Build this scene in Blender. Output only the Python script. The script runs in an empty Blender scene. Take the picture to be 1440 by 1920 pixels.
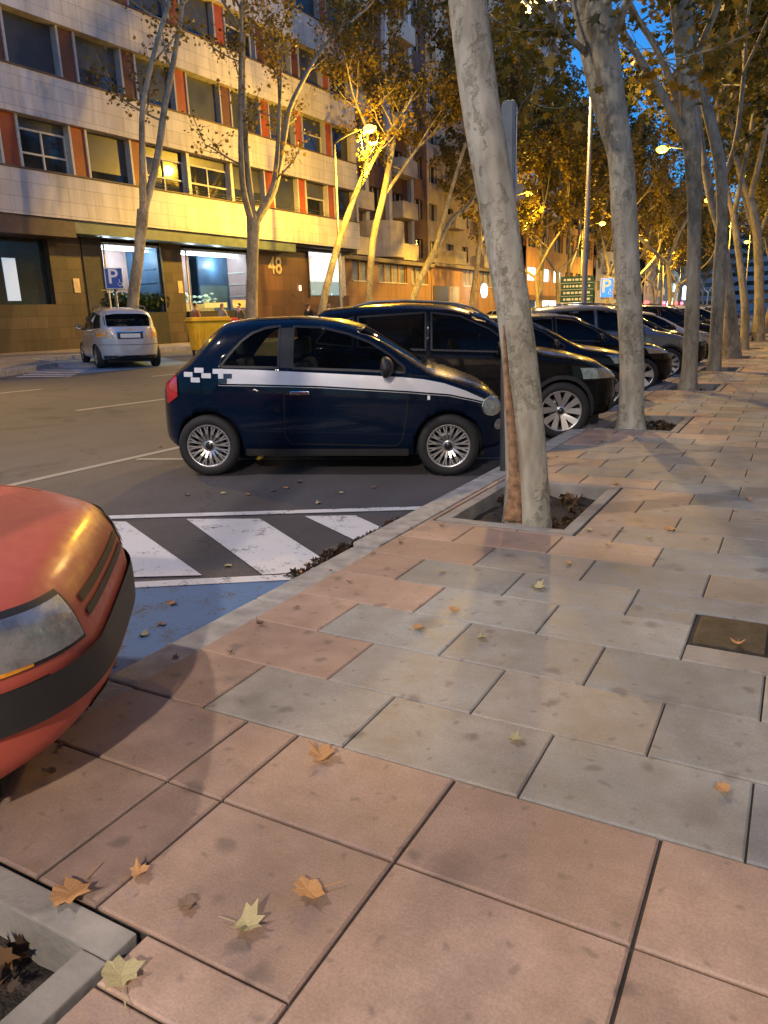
import bpy, bmesh, math, random
import numpy as np
from mathutils import Vector, Matrix, Euler, noise
R = math.radians
sc = bpy.context.scene
COL = sc.collection

# ------------------------------------------------------------------ camera
CAM_H = 1.50
PITCH, ROLL, YAW, FPX = R(14.5), R(-1.7), R(29.0), 1400.0
def _rm(p, r, y):
    cy, sy = math.cos(y), math.sin(y)
    A = Matrix(((cy, sy, 0), (0, 0, -1), (-sy, cy, 0)))
    cp, sp = math.cos(p), math.sin(p)
    P = Matrix(((1, 0, 0), (0, cp, -sp), (0, sp, cp)))
    cr, sr = math.cos(r), math.sin(r)
    Q = Matrix(((cr, -sr, 0), (sr, cr, 0), (0, 0, 1)))
    return Q @ P @ A
CM = _rm(PITCH, ROLL, YAW)          # world -> (right, down, forward)
cd = bpy.data.cameras.new('camera'); cam = bpy.data.objects.new('camera', cd); COL.objects.link(cam)
rt, dn, fw = Vector(CM[0]), Vector(CM[1]), Vector(CM[2])
cam.matrix_world = Matrix(((rt.x, -dn.x, -fw.x, 0), (rt.y, -dn.y, -fw.y, 0), (rt.z, -dn.z, -fw.z, CAM_H), (0, 0, 0, 1)))
cd.sensor_fit = 'VERTICAL'; cd.sensor_height = 36.0; cd.lens = 36.0 * FPX / 1920.0
cd.clip_start = 0.05; cd.clip_end = 2000
sc.camera = cam

# ------------------------------------------------------------------ sky, exposure
w = bpy.data.worlds.new('World'); sc.world = w; w.use_nodes = True
nt = w.node_tree; bg = nt.nodes['Background']
sky = nt.nodes.new('ShaderNodeTexSky'); sky.sky_type = 'NISHITA'; sky.sun_disc = False
sky.sun_elevation = R(4.8); sky.sun_rotation = R(115); sky.air_density = 1.0; sky.ozone_density = 6.0; sky.dust_density = 0.3
nt.links.new(sky.outputs[0], bg.inputs[0]); bg.inputs[1].default_value = 0.15
SKYBG = bg
vs = sc.view_settings; vs.view_transform = 'Standard'; vs.look = 'None'; vs.exposure = 1.65; vs.gamma = 1.0
sc.render.engine = 'CYCLES'
cy = sc.cycles; cy.use_denoising = True; cy.max_bounces = 6; cy.diffuse_bounces = 3; cy.glossy_bounces = 3
cy.transmission_bounces = 4; cy.transparent_max_bounces = 10; cy.sample_clamp_indirect = 4.0
cy.caustics_reflective = False; cy.caustics_refractive = False; cy.use_light_tree = True

# ------------------------------------------------------------------ materials
MATS = {}
def nodes_of(name):
    m = bpy.data.materials.new(name); m.use_nodes = True
    n = m.node_tree; b = n.nodes['Principled BSDF']
    MATS[name] = m
    return m, n, b
def mix_col(n, fac, a, b, mode='MIX'):
    x = n.nodes.new('ShaderNodeMix'); x.data_type = 'RGBA'; x.blend_type = mode
    for s, v in ((x.inputs['Factor'], fac), (x.inputs['A'], a), (x.inputs['B'], b)):
        if hasattr(v, 'links') or hasattr(v, 'is_output'): n.links.new(v, s)
        elif isinstance(v, (int, float)): s.default_value = v
        else: s.default_value = (*v, 1) if len(v) == 3 else v
    return x.outputs['Result']
def ramp(n, src, stops):
    r = n.nodes.new('ShaderNodeValToRGB'); e = r.color_ramp.elements
    while len(e) < len(stops): e.new(0.5)
    for i, (p, c) in enumerate(stops):
        e[i].position = p; e[i].color = (*c, 1) if len(c) == 3 else c
    n.links.new(src, r.inputs[0]); return r.outputs[0]
def tex(n, kind, scale, coords='Object', detail=4, vec_scale=None, **kw):
    tc = n.nodes.new('ShaderNodeTexCoord'); src = tc.outputs[coords]
    if vec_scale:
        mp = n.nodes.new('ShaderNodeMapping'); mp.inputs['Scale'].default_value = vec_scale
        n.links.new(src, mp.inputs[0]); src = mp.outputs[0]
    t = n.nodes.new('ShaderNodeTex' + kind); n.links.new(src, t.inputs['Vector'])
    if 'Scale' in t.inputs: t.inputs['Scale'].default_value = scale
    if 'Detail' in t.inputs: t.inputs['Detail'].default_value = detail
    for k, v in kw.items(): t.inputs[k].default_value = v
    return t
def bump(n, b, src, strength=0.3, dist=0.02):
    bp = n.nodes.new('ShaderNodeBump'); bp.inputs['Strength'].default_value = strength; bp.inputs['Distance'].default_value = dist
    n.links.new(src, bp.inputs['Height']); n.links.new(bp.outputs[0], b.inputs['Normal'])
def mat(name, col, rough=0.6, metal=0.0, var=0.25, scale=6.0, bmp=0.15, coat=0.0, emit=None, estr=0.0, spec=None):
    if name in MATS: return MATS[name]
    m, n, b = nodes_of(name)
    t = tex(n, 'Noise', scale, detail=6)
    dark = tuple(c * (1 - var) for c in col); light = tuple(min(1, c * (1 + var)) for c in col)
    n.links.new(ramp(n, t.outputs['Fac'], [(0.3, dark), (0.7, light)]), b.inputs['Base Color'])
    b.inputs['Roughness'].default_value = rough; b.inputs['Metallic'].default_value = metal
    if coat: b.inputs['Coat Weight'].default_value = coat; b.inputs['Coat Roughness'].default_value = 0.04
    if spec is not None: b.inputs['Specular IOR Level'].default_value = spec
    if emit: b.inputs['Emission Color'].default_value = (*emit, 1); b.inputs['Emission Strength'].default_value = estr
    if bmp: bump(n, b, tex(n, 'Noise', scale * 8, detail=3).outputs['Fac'], bmp, 0.01)
    return m
def emis(name, col, strength):
    m, n, b = nodes_of(name)
    b.inputs['Base Color'].default_value = (*[c * .3 for c in col], 1)
    b.inputs['Emission Color'].default_value = (*col, 1); b.inputs['Emission Strength'].default_value = strength
    return m

def mat_asphalt():
    m, n, b = nodes_of('asphalt')
    big = tex(n, 'Noise', 0.35, detail=5); fine = tex(n, 'Noise', 90, detail=2); mid = tex(n, 'Noise', 3.0, detail=6, vec_scale=(1, .25, 1))
    c = ramp(n, big.outputs['Fac'], [(0.3, (.065, .06, .062)), (0.5, (.10, .093, .095)), (0.68, (.125, .115, .115))])
    c = mix_col(n, .5, c, ramp(n, mid.outputs['Fac'], [(.3, (.6, .6, .6)), (.7, (1, 1, 1))]), 'MULTIPLY')
    c = mix_col(n, .6, c, ramp(n, fine.outputs['Fac'], [(.35, (.55, .55, .55)), (.7, (1.3, 1.3, 1.3))]), 'MULTIPLY')
    oil = tex(n, 'Noise', .9, detail=3, Distortion=1.2); c = mix_col(n, ramp(n, oil.outputs['Fac'], [(.60, (0, 0, 0)), (.70, (.6, .6, .6))]), c, (.03, .028, .027))
    cr = tex(n, 'Voronoi', .30, detail=0, Randomness=1.0); cr.voronoi_dimensions = '2D'; cr.feature = 'DISTANCE_TO_EDGE'; nz = tex(n, 'Noise', 4, detail=5)
    vm = n.nodes.new('ShaderNodeVectorMath'); vm.operation = 'MULTIPLY_ADD'; n.links.new(nz.outputs['Color'], vm.inputs[0]); vm.inputs[1].default_value = (.5, .5, .5)
    n.links.new(cr.inputs['Vector'].links[0].from_socket, vm.inputs[2]); n.links.new(vm.outputs[0], cr.inputs['Vector'])
    c = mix_col(n, ramp(n, cr.outputs['Distance'], [(0, (.7, .7, .7)), (.004, (0, 0, 0))]), c, (.025, .023, .022))
    n.links.new(c, b.inputs['Base Color']); b.inputs['Roughness'].default_value = .72
    bump(n, b, fine.outputs['Fac'], .5, .01); return m
def mat_paving():
    m, n, b = nodes_of('paving_stone')
    at = n.nodes.new('ShaderNodeAttribute'); at.attribute_name = 'tint'
    st = tex(n, 'Noise', 1.1, detail=6); mid = tex(n, 'Noise', 7, detail=7, Roughness=.65); fine = tex(n, 'Noise', 160, detail=2)
    brush = tex(n, 'Noise', 60, detail=3, vec_scale=(.12, 1.6, 1))
    c = mix_col(n, .75, at.outputs['Color'], ramp(n, st.outputs['Fac'], [(.3, (.48, .46, .47)), (.62, (1.15, 1.13, 1.1))]), 'MULTIPLY')
    c = mix_col(n, .8, c, ramp(n, mid.outputs['Fac'], [(.28, (.68, .66, .64)), (.62, (1.05, 1.05, 1.05))]), 'MULTIPLY')
    c = mix_col(n, .5, c, ramp(n, fine.outputs['Fac'], [(.3, (.65, .65, .65)), (.75, (1.2, 1.2, 1.2))]), 'MULTIPLY')
    c = mix_col(n, .12, c, ramp(n, brush.outputs['Fac'], [(.35, (.7, .7, .7)), (.7, (1.15, 1.15, 1.15))]), 'MULTIPLY')
    wob = tex(n, 'Noise', 9, detail=3)
    for sc_, lo, hi, st_ in ((2.3, .03, .085, .55), (6.5, .03, .10, .4), (1.2, .03, .10, .4)):
        sp = tex(n, 'Voronoi', sc_, detail=0, Randomness=1.0); sp.voronoi_dimensions = '2D'; vm = n.nodes.new('ShaderNodeVectorMath'); vm.operation = 'MULTIPLY_ADD'
        n.links.new(wob.outputs['Color'], vm.inputs[0]); vm.inputs[1].default_value = (.12, .12, .12); n.links.new(sp.inputs['Vector'].links[0].from_socket, vm.inputs[2]); n.links.new(vm.outputs[0], sp.inputs['Vector'])
        c = mix_col(n, ramp(n, sp.outputs['Distance'], [(lo, (st_,) * 3), (hi, (0, 0, 0))]), c, (.09, .075, .065))
    dirt = tex(n, 'Noise', .55, detail=4, Distortion=.8); c = mix_col(n, ramp(n, dirt.outputs['Fac'], [(.52, (0, 0, 0)), (.68, (.42, .42, .42))]), c, (.13, .115, .11))
    n.links.new(c, b.inputs['Base Color'])
    n.links.new(ramp(n, mid.outputs['Fac'], [(.3, (.55, .55, .55)), (.7, (.8, .8, .8))]), b.inputs['Roughness'])
    bump(n, b, fine.outputs['Fac'], .25, .004); return m
def mat_paint(name, col, wear=.45, under=(.08, .075, .07)):
    m, n, b = nodes_of(name)
    t = tex(n, 'Noise', 5, detail=9, Roughness=.75); f = tex(n, 'Noise', 60, detail=3)
    s = n.nodes.new('ShaderNodeMath'); s.operation = 'MULTIPLY_ADD'; s.inputs[1].default_value = .45; n.links.new(f.outputs['Fac'], s.inputs[0])
    n.links.new(t.outputs['Fac'], s.inputs[2])
    k = ramp(n, s.outputs[0], [(wear + .17, (1, 1, 1)), (wear + .30, (0, 0, 0))])
    n.links.new(mix_col(n, k, col, under), b.inputs['Base Color']); b.inputs['Roughness'].default_value = .65
    return m
def mat_bark(name, cols, scale=5.0):
    """plane bark: flaking patches of several tones"""
    m, n, b = nodes_of(name)
    nz = tex(n, 'Noise', 5, detail=6); vo = tex(n, 'Voronoi', scale, vec_scale=(1.5, 1.5, .5), Randomness=1.0)
    vm = n.nodes.new('ShaderNodeVectorMath'); vm.operation = 'MULTIPLY_ADD'; n.links.new(nz.outputs['Color'], vm.inputs[0]); vm.inputs[1].default_value = (.55, .55, .4)
    n.links.new(vo.inputs['Vector'].links[0].from_socket, vm.inputs[2]); n.links.new(vm.outputs[0], vo.inputs['Vector'])
    sep = n.nodes.new('ShaderNodeSeparateColor'); n.links.new(vo.outputs['Color'], sep.inputs[0])
    k = len(cols); r = n.nodes.new('ShaderNodeValToRGB'); r.color_ramp.interpolation = 'B_SPLINE' if False else 'LINEAR'; el = r.color_ramp.elements
    while len(el) < k: el.new(.5)
    for i, c0 in enumerate(cols): el[i].position = i / (k - 1); el[i].color = (*c0, 1)
    n.links.new(sep.outputs[0], r.inputs[0])
    v2 = tex(n, 'Noise', 16, detail=7, vec_scale=(1, 1, .3)); v3 = tex(n, 'Noise', 2.2, detail=3, vec_scale=(1, 1, .5)); sp = tex(n, 'Voronoi', 22, vec_scale=(1, 1, .6))
    c = mix_col(n, .75, r.outputs[0], ramp(n, v2.outputs['Fac'], [(.3, (.55, .53, .5)), (.62, (1.08, 1.08, 1.08))]), 'MULTIPLY')
    c = mix_col(n, .8, c, ramp(n, v3.outputs['Fac'], [(.3, (.66, .62, .56)), (.65, (1.1, 1.1, 1.1))]), 'MULTIPLY')
    c = mix_col(n, ramp(n, sp.outputs['Distance'], [(.10, (.6, .6, .6)), (.22, (0, 0, 0))]), c, (.10, .075, .05))
    n.links.new(c, b.inputs['Base Color']); b.inputs['Roughness'].default_value = .8
    bp = n.nodes.new('ShaderNodeBump'); bp.inputs['Strength'].default_value = .5; bp.inputs['Distance'].default_value = .02
    mx = mix_col(n, .5, v2.outputs['Fac'], sep.outputs[0]); n.links.new(mx, bp.inputs['Height']); n.links.new(bp.outputs[0], b.inputs['Normal'])
    return m
def mat_leaf(name, stops, trans=.5):
    m, n, b = nodes_of(name)
    at = n.nodes.new('ShaderNodeAttribute'); at.attribute_name = 'tint'
    sep = n.nodes.new('ShaderNodeSeparateColor'); n.links.new(at.outputs['Color'], sep.inputs[0])
    c = ramp(n, sep.outputs[0], stops); n.links.new(c, b.inputs['Base Color']); b.inputs['Roughness'].default_value = .5
    tr = n.nodes.new('ShaderNodeBsdfTranslucent'); n.links.new(c, tr.inputs[0])
    mx = n.nodes.new('ShaderNodeMixShader'); mx.inputs[0].default_value = trans
    n.links.new(b.outputs[0], mx.inputs[1]); n.links.new(tr.outputs[0], mx.inputs[2]); n.links.new(mx.outputs[0], n.nodes['Material Output'].inputs[0])
    return m
def mat_carpaint(name, col, flake=.0, rough=.32, coat=1.0):
    m, n, b = nodes_of(name)
    t = tex(n, 'Noise', 1.4, detail=5)
    n.links.new(mix_col(n, .35, col, ramp(n, t.outputs['Fac'], [(.3, tuple(c * .7 for c in col)), (.7, tuple(min(1, c * 1.2) for c in col))])), b.inputs['Base Color'])
    dn_ = tex(n, 'Noise', 25, detail=6)
    n.links.new(ramp(n, dn_.outputs['Fac'], [(.3, (rough * .8,) * 3), (.8, (rough * 1.4,) * 3)]), b.inputs['Roughness'])
    b.inputs['Metallic'].default_value = flake; b.inputs['Coat Weight'].default_value = coat; b.inputs['Coat Roughness'].default_value = .05
    return m
def mat_glass(name, tint=(.35, .4, .42), dark=.0):
    m, n, b = nodes_of(name)
    b.inputs['Base Color'].default_value = (.01, .012, .015, 1); b.inputs['Roughness'].default_value = .03; b.inputs['IOR'].default_value = 1.5
    tp = n.nodes.new('ShaderNodeBsdfTransparent'); tp.inputs[0].default_value = (*tint, 1)
    t = tex(n, 'Noise', 2.0); bump(n, b, t.outputs['Fac'], .04, .02)
    mx = n.nodes.new('ShaderNodeMixShader'); lw = n.nodes.new('ShaderNodeLayerWeight'); lw.inputs[0].default_value = .5; pw = n.nodes.new('ShaderNodeMath'); pw.operation = 'POWER'; pw.inputs[1].default_value = 4.0; n.links.new(lw.outputs['Facing'], pw.inputs[0])
    mp = n.nodes.new('ShaderNodeMapRange'); mp.inputs[3].default_value = max(.05, .12 + dark); mp.inputs[4].default_value = 1.0
    n.links.new(pw.outputs[0], mp.inputs[0]); n.links.new(mp.outputs[0], mx.inputs[0])
    n.links.new(tp.outputs[0], mx.inputs[1]); n.links.new(b.outputs[0], mx.inputs[2]); n.links.new(mx.outputs[0], n.nodes['Material Output'].inputs[0])
    return m
def mat_courses(name, col, joint, bw, bh, var=.15, rough=.75, mortar=.012, offset=.5, axes='YZ'):
    """stone or tile cladding: joints laid out in the wall's own plane (metres)"""
    m, n, b = nodes_of(name)
    tc = n.nodes.new('ShaderNodeTexCoord'); sp = n.nodes.new('ShaderNodeSeparateXYZ'); n.links.new(tc.outputs['Object'], sp.inputs[0])
    cb = n.nodes.new('ShaderNodeCombineXYZ')
    n.links.new(sp.outputs['XYZ'.index(axes[0])], cb.inputs[0]); n.links.new(sp.outputs['XYZ'.index(axes[1])], cb.inputs[1])
    br = n.nodes.new('ShaderNodeTexBrick'); n.links.new(cb.outputs[0], br.inputs['Vector'])
    br.inputs['Scale'].default_value = 1.0; br.inputs['Brick Width'].default_value = bw; br.inputs['Row Height'].default_value = bh
    br.inputs['Mortar Size'].default_value = mortar; br.offset = offset
    br.inputs['Color1'].default_value = (*[c * (1 - var) for c in col], 1); br.inputs['Color2'].default_value = (*[min(1, c * (1 + var)) for c in col], 1)
    br.inputs['Mortar'].default_value = (*joint, 1)
    st = tex(n, 'Noise', .9, detail=7, vec_scale=(1, 1, .5))
    c = mix_col(n, .7, br.outputs['Color'], ramp(n, st.outputs['Fac'], [(.3, (.68, .66, .64)), (.65, (1.05, 1.05, 1.05))]), 'MULTIPLY')
    sk = tex(n, 'Noise', 2.4, detail=6, vec_scale=(1.6, 1.6, .10)); c = mix_col(n, .6, c, ramp(n, sk.outputs['Fac'], [(.32, (.62, .60, .58)), (.55, (1, 1, 1))]), 'MULTIPLY')
    n.links.new(c, b.inputs['Base Color']); b.inputs['Roughness'].default_value = rough
    bump(n, b, br.outputs['Fac'], -.3, .01); return m

ASPHALT = mat_asphalt(); PAVING = mat_paving()
WHITEP = mat_paint('worn_white_paint', (.60, .60, .60), .37); BLUEP = mat_paint('worn_blue_paint', (.085, .17, .32), .40)
FAINTP = mat_paint('faded_white_paint', (.3, .29, .27), .3)
KERBM = mat('kerb_granite', (.30, .29, .27), .75, var=.3, scale=9, bmp=.4)
CONC = mat('concrete', (.25, .235, .21), .8, var=.3, scale=5, bmp=.4)
SOIL = mat('dark_soil', (.035, .027, .02), .95, var=.5, scale=14, bmp=1.0)
BLACKP = mat('black_plastic', (.018, .018, .019), .55, bmp=.05)
RUBBER = mat('tyre_rubber', (.014, .014, .014), .75, bmp=.2)
ARCH = mat('wheel_arch_liner', (.008, .008, .008), .9, bmp=0)
ALLOY = mat('alloy_rim', (.50, .49, .47), .32, .85, var=.08, bmp=0)
CHROME = mat('chrome_trim', (.7, .7, .7), .12, 1.0, var=.02, bmp=0)
CARGLASS = mat_glass('car_glass'); TINTGLASS = mat_glass('tinted_glass', (.12, .13, .15), .15); SHOPGLASS = mat_glass('shop_glass', (.9, .93, .95), -.17)
LAMPGLASS = mat_glass('headlight_glass', (.75, .78, .8), -.05)
SEATM = mat('seat_fabric', (.06, .055, .05), .9, bmp=.3); SEATL = mat('pale_seat_fabric', (.33, .28, .2), .8, bmp=.3)
REDLENS = mat('red_lens', (.45, .012, .012), .15, var=.3, scale=30, bmp=0, coat=.6)
AMBER = mat('amber_lens', (.75, .30, .02), .2, var=.2, scale=30, bmp=0, coat=.6)
STEELG = mat('galvanised_steel', (.22, .22, .22), .45, .6, var=.25, scale=4)
DARKSTEEL = mat('dark_grey_steel', (.10, .10, .10), .45, .5, var=.3, scale=4)
WHITEV = mat('white_vinyl', (.62, .62, .64), .35, var=.06, bmp=0, coat=.6)
BLACKV = mat('black_vinyl', (.012, .012, .014), .3, bmp=0, coat=.5)
SIGNBLUE = mat('sign_blue', (.02, .07, .34), .4, var=.12, bmp=0); SIGNWHITE = mat('sign_white', (.75, .75, .75), .45, var=.06, bmp=0)
SODIUM = (1.0, .57, .05)
SODLENS = emis('sodium_lamp_lens', (1.0, .66, .16), 60.0)

# ------------------------------------------------------------------ object helpers
def link(name, me, m=None, parent=None):
    o = bpy.data.objects.new(name, me); COL.objects.link(o)
    if m is not None:
        for x in (m if isinstance(m, (list, tuple)) else [m]): me.materials.append(x)
    if parent is not None: o.parent = parent
    return o
def bm_obj(name, bm, m=None, parent=None, smooth=False):
    me = bpy.data.meshes.new(name); bm.to_mesh(me); bm.free()
    if smooth:
        me.polygons.foreach_set('use_smooth', [True] * len(me.polygons))
    return link(name, me, m, parent)
def tag(o, label=None, cat=None, group=None, kind=None):
    if label: o['label'] = label
    if cat: o['category'] = cat
    if group: o['group'] = group
    if kind: o['kind'] = kind
    return o
def empty(name, loc=(0, 0, 0), rz=0.0, label=None, cat=None, group=None):
    o = bpy.data.objects.new(name, None); COL.objects.link(o); o.location = loc; o.rotation_euler = (0, 0, rz); o.empty_display_size = .2
    return tag(o, label, cat, group)
def kids(o): return [c for c in bpy.data.objects if c.parent == o]
def copy_tree(o, parent=None):
    c = o.copy(); COL.objects.link(c)
    if parent is not None: c.parent = parent
    for ch in kids(o): copy_tree(ch, c)
    return c
def box(bm, x0, x1, y0, y1, z0, z1, bev=0.0, mi=0):
    r = bmesh.ops.create_cube(bm, size=1.0); vs_ = r['verts']
    for v in vs_:
        v.co = Vector(((x0 + x1) / 2 + v.co.x * (x1 - x0), (y0 + y1) / 2 + v.co.y * (y1 - y0), (z0 + z1) / 2 + v.co.z * (z1 - z0)))
    fs = {f for v in vs_ for f in v.link_faces}
    for f in fs: f.material_index = mi
    if bev:
        es = list({e for v in vs_ for e in v.link_edges})
        bmesh.ops.bevel(bm, geom=es, offset=bev, segments=2, profile=.6, affect='EDGES')
    return vs_
def boxo(name, x0, x1, y0, y1, z0, z1, m, parent=None, bev=0.0):
    bm = bmesh.new(); box(bm, x0, x1, y0, y1, z0, z1, bev); return bm_obj(name, bm, m, parent)
def prism(bm, pts, z0, z1, mi=0):
    """vertical prism; z0/z1 numbers or functions of (x, y)"""
    f0 = z0 if callable(z0) else (lambda x, y: z0); f1 = z1 if callable(z1) else (lambda x, y: z1)
    a = [bm.verts.new((x, y, f0(x, y))) for x, y in pts]; b = [bm.verts.new((x, y, f1(x, y))) for x, y in pts]
    n = len(pts)
    fs = [bm.faces.new(b), bm.faces.new(a[::-1])]
    for i in range(n): fs.append(bm.faces.new((a[i], a[(i + 1) % n], b[(i + 1) % n], b[i])))
    for f in fs: f.material_index = mi
    bmesh.ops.recalc_face_normals(bm, faces=fs)
def tube(bm, pts, rad, seg=10, cap=True, wob=0.0, seed=0.0, mi=0, flare=None):
    """tapered tube through 3D points"""
    pts = [Vector(p) for p in pts]; rings = []; up = Vector((0, 0, 1)) if abs((pts[-1] - pts[0]).normalized().z) < .9 else Vector((1, 0, 0))
    for i, p in enumerate(pts):
        d = (pts[min(i + 1, len(pts) - 1)] - pts[max(i - 1, 0)]).normalized()
        a = d.cross(up).normalized(); b = d.cross(a).normalized(); ring = []
        for k in range(seg):
            t = 2 * math.pi * k / seg; r = rad[i]
            if wob:
                r *= 1 + wob * noise.noise(Vector((math.cos(t) * 1.4 + seed, math.sin(t) * 1.4, p.z * 1.3 + seed)))
                if flare and i < len(flare): r *= 1 + flare[i] * (0.6 + noise.noise(Vector((math.cos(t) * 2.5 + seed, math.sin(t) * 2.5, seed))))
            ring.append(bm.verts.new(p + (a * math.cos(t) + b * math.sin(t)) * r))
        rings.append(ring)
    for i in range(len(rings) - 1):
        for k in range(seg):
            f = bm.faces.new((rings[i][k], rings[i][(k + 1) % seg], rings[i + 1][(k + 1) % seg], rings[i + 1][k])); f.material_index = mi; f.smooth = True
    if cap:
        for rg in (rings[0][::-1], rings[-1]):
            f = bm.faces.new(rg); f.material_index = mi
def lathe(bm, prof, seg=32, axis='Y', mi=0, closed=False):
    """prof: list of (radius, offset along axis)"""
    rings = []
    for r, h in prof:
        ring = []
        for k in range(seg):
            t = 2 * math.pi * k / seg; c, s = math.cos(t) * r, math.sin(t) * r
            ring.append(bm.verts.new({'Y': (c, h, s), 'Z': (c, s, h), 'X': (h, c, s)}[axis]))
        rings.append(ring)
    n = len(rings)
    for i in range(n if closed else n - 1):
        for k in range(seg):
            f = bm.faces.new((rings[i][k], rings[i][(k + 1) % seg], rings[(i + 1) % n][(k + 1) % seg], rings[(i + 1) % n][k])); f.smooth = True; f.material_index = mi
    return rings
def finish_normals(bm): bmesh.ops.recalc_face_normals(bm, faces=bm.faces[:])
def text(name, body, size, m, mw, parent=None, extrude=.004, align='CENTER', width=1.0):
    cu = bpy.data.curves.new(name, 'FONT'); cu.body = body; cu.size = size; cu.extrude = extrude; cu.align_x = align; cu.align_y = 'CENTER'; cu.offset = size * .012
    t = bpy.data.objects.new(name, cu); COL.objects.link(t); bpy.context.view_layer.update()
    me = bpy.data.meshes.new_from_object(t.evaluated_get(bpy.context.evaluated_depsgraph_get())); bpy.data.objects.remove(t)
    me.transform(Matrix.Diagonal((width, 1, 1, 1))); me.transform(mw); me.name = name
    me.materials.clear()
    return link(name, me, m, parent)
def sstep(a, b, x):
    t = max(0, min(1, (x - a) / (b - a))); return t * t * (3 - 2 * t)

# a point of the street seen at a place in the photograph (1440x1920), on the vertical plane X = X0 / Y = Y0
def _ray(px, py): return CM.transposed() @ Vector(((px - 720) / FPX, (py - 960) / FPX, 1))
def on_y(px, py, Y0):
    d = _ray(px, py); t = Y0 / d.y; return Vector((d.x * t, Y0, CAM_H + d.z * t))
def on_x(px, py, X0):
    d = _ray(px, py); t = X0 / d.x; return Vector((X0, d.y * t, CAM_H + d.z * t))
def depth(p): return (CM @ (Vector(p) - Vector((0, 0, CAM_H)))).z

# ------------------------------------------------------------------ ground
SLOPE = .027
def zr(x): return SLOPE * max(0.0, -2.38 - x) if x > -30 else SLOPE * 27.62
def build_ground():
    bm = bmesh.new(); xs = [-160, -30, -24, -16, -10, -6, -2.38]; ys = [-60, -10, 0, 10, 30, 60, 120, 700]
    g = [[bm.verts.new((x, y, zr(x))) for x in xs] for y in ys]
    for j in range(len(ys) - 1):
        for i in range(len(xs) - 1): bm.faces.new((g[j][i], g[j][i + 1], g[j + 1][i + 1], g[j + 1][i]))
    tag(bm_obj('road', bm, ASPHALT), kind='structure')
    bm = bmesh.new()
    v = [bm.verts.new(p) for p in ((-2.38, -60, -.06), (200, -60, -.06), (200, 700, -.06), (-2.38, 700, -.06))]; bm.faces.new(v)
    tag(bm_obj('ground', bm, SOIL), kind='structure')
build_ground()

PITS = []                        # tree pits along the near kerb: (x0, x1, y0, y1)
TREE_Y = [0.1, 4.95, 9.55, 14.5, 19.1, 23.9, 29.3, 36.2, 41.5, 47, 52.5, 58]
for ty in TREE_Y: PITS.append((-2.06, -1.26, ty - .25, ty + 1.08))
PITS[0] = (-2.06, -1.32, -.45, .89)
ZS = .12
def clip_rects(r, holes):
    out = [r]
    for hx0, hx1, hy0, hy1 in holes:
        nxt = []
        for x0, x1, y0, y1 in out:
            if hx1 <= x0 or hx0 >= x1 or hy1 <= y0 or hy0 >= y1: nxt.append((x0, x1, y0, y1)); continue
            if hy0 > y0: nxt.append((x0, x1, y0, hy0))
            if hy1 < y1: nxt.append((x0, x1, hy1, y1))
            a, b = max(y0, hy0), min(y1, hy1)
            if hx0 > x0: nxt.append((x0, hx0, a, b))
            if hx1 < x1: nxt.append((hx1, x1, a, b))
        out = nxt
    return [q for q in out if q[1] - q[0] > .03 and q[3] - q[2] > .03]
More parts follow.
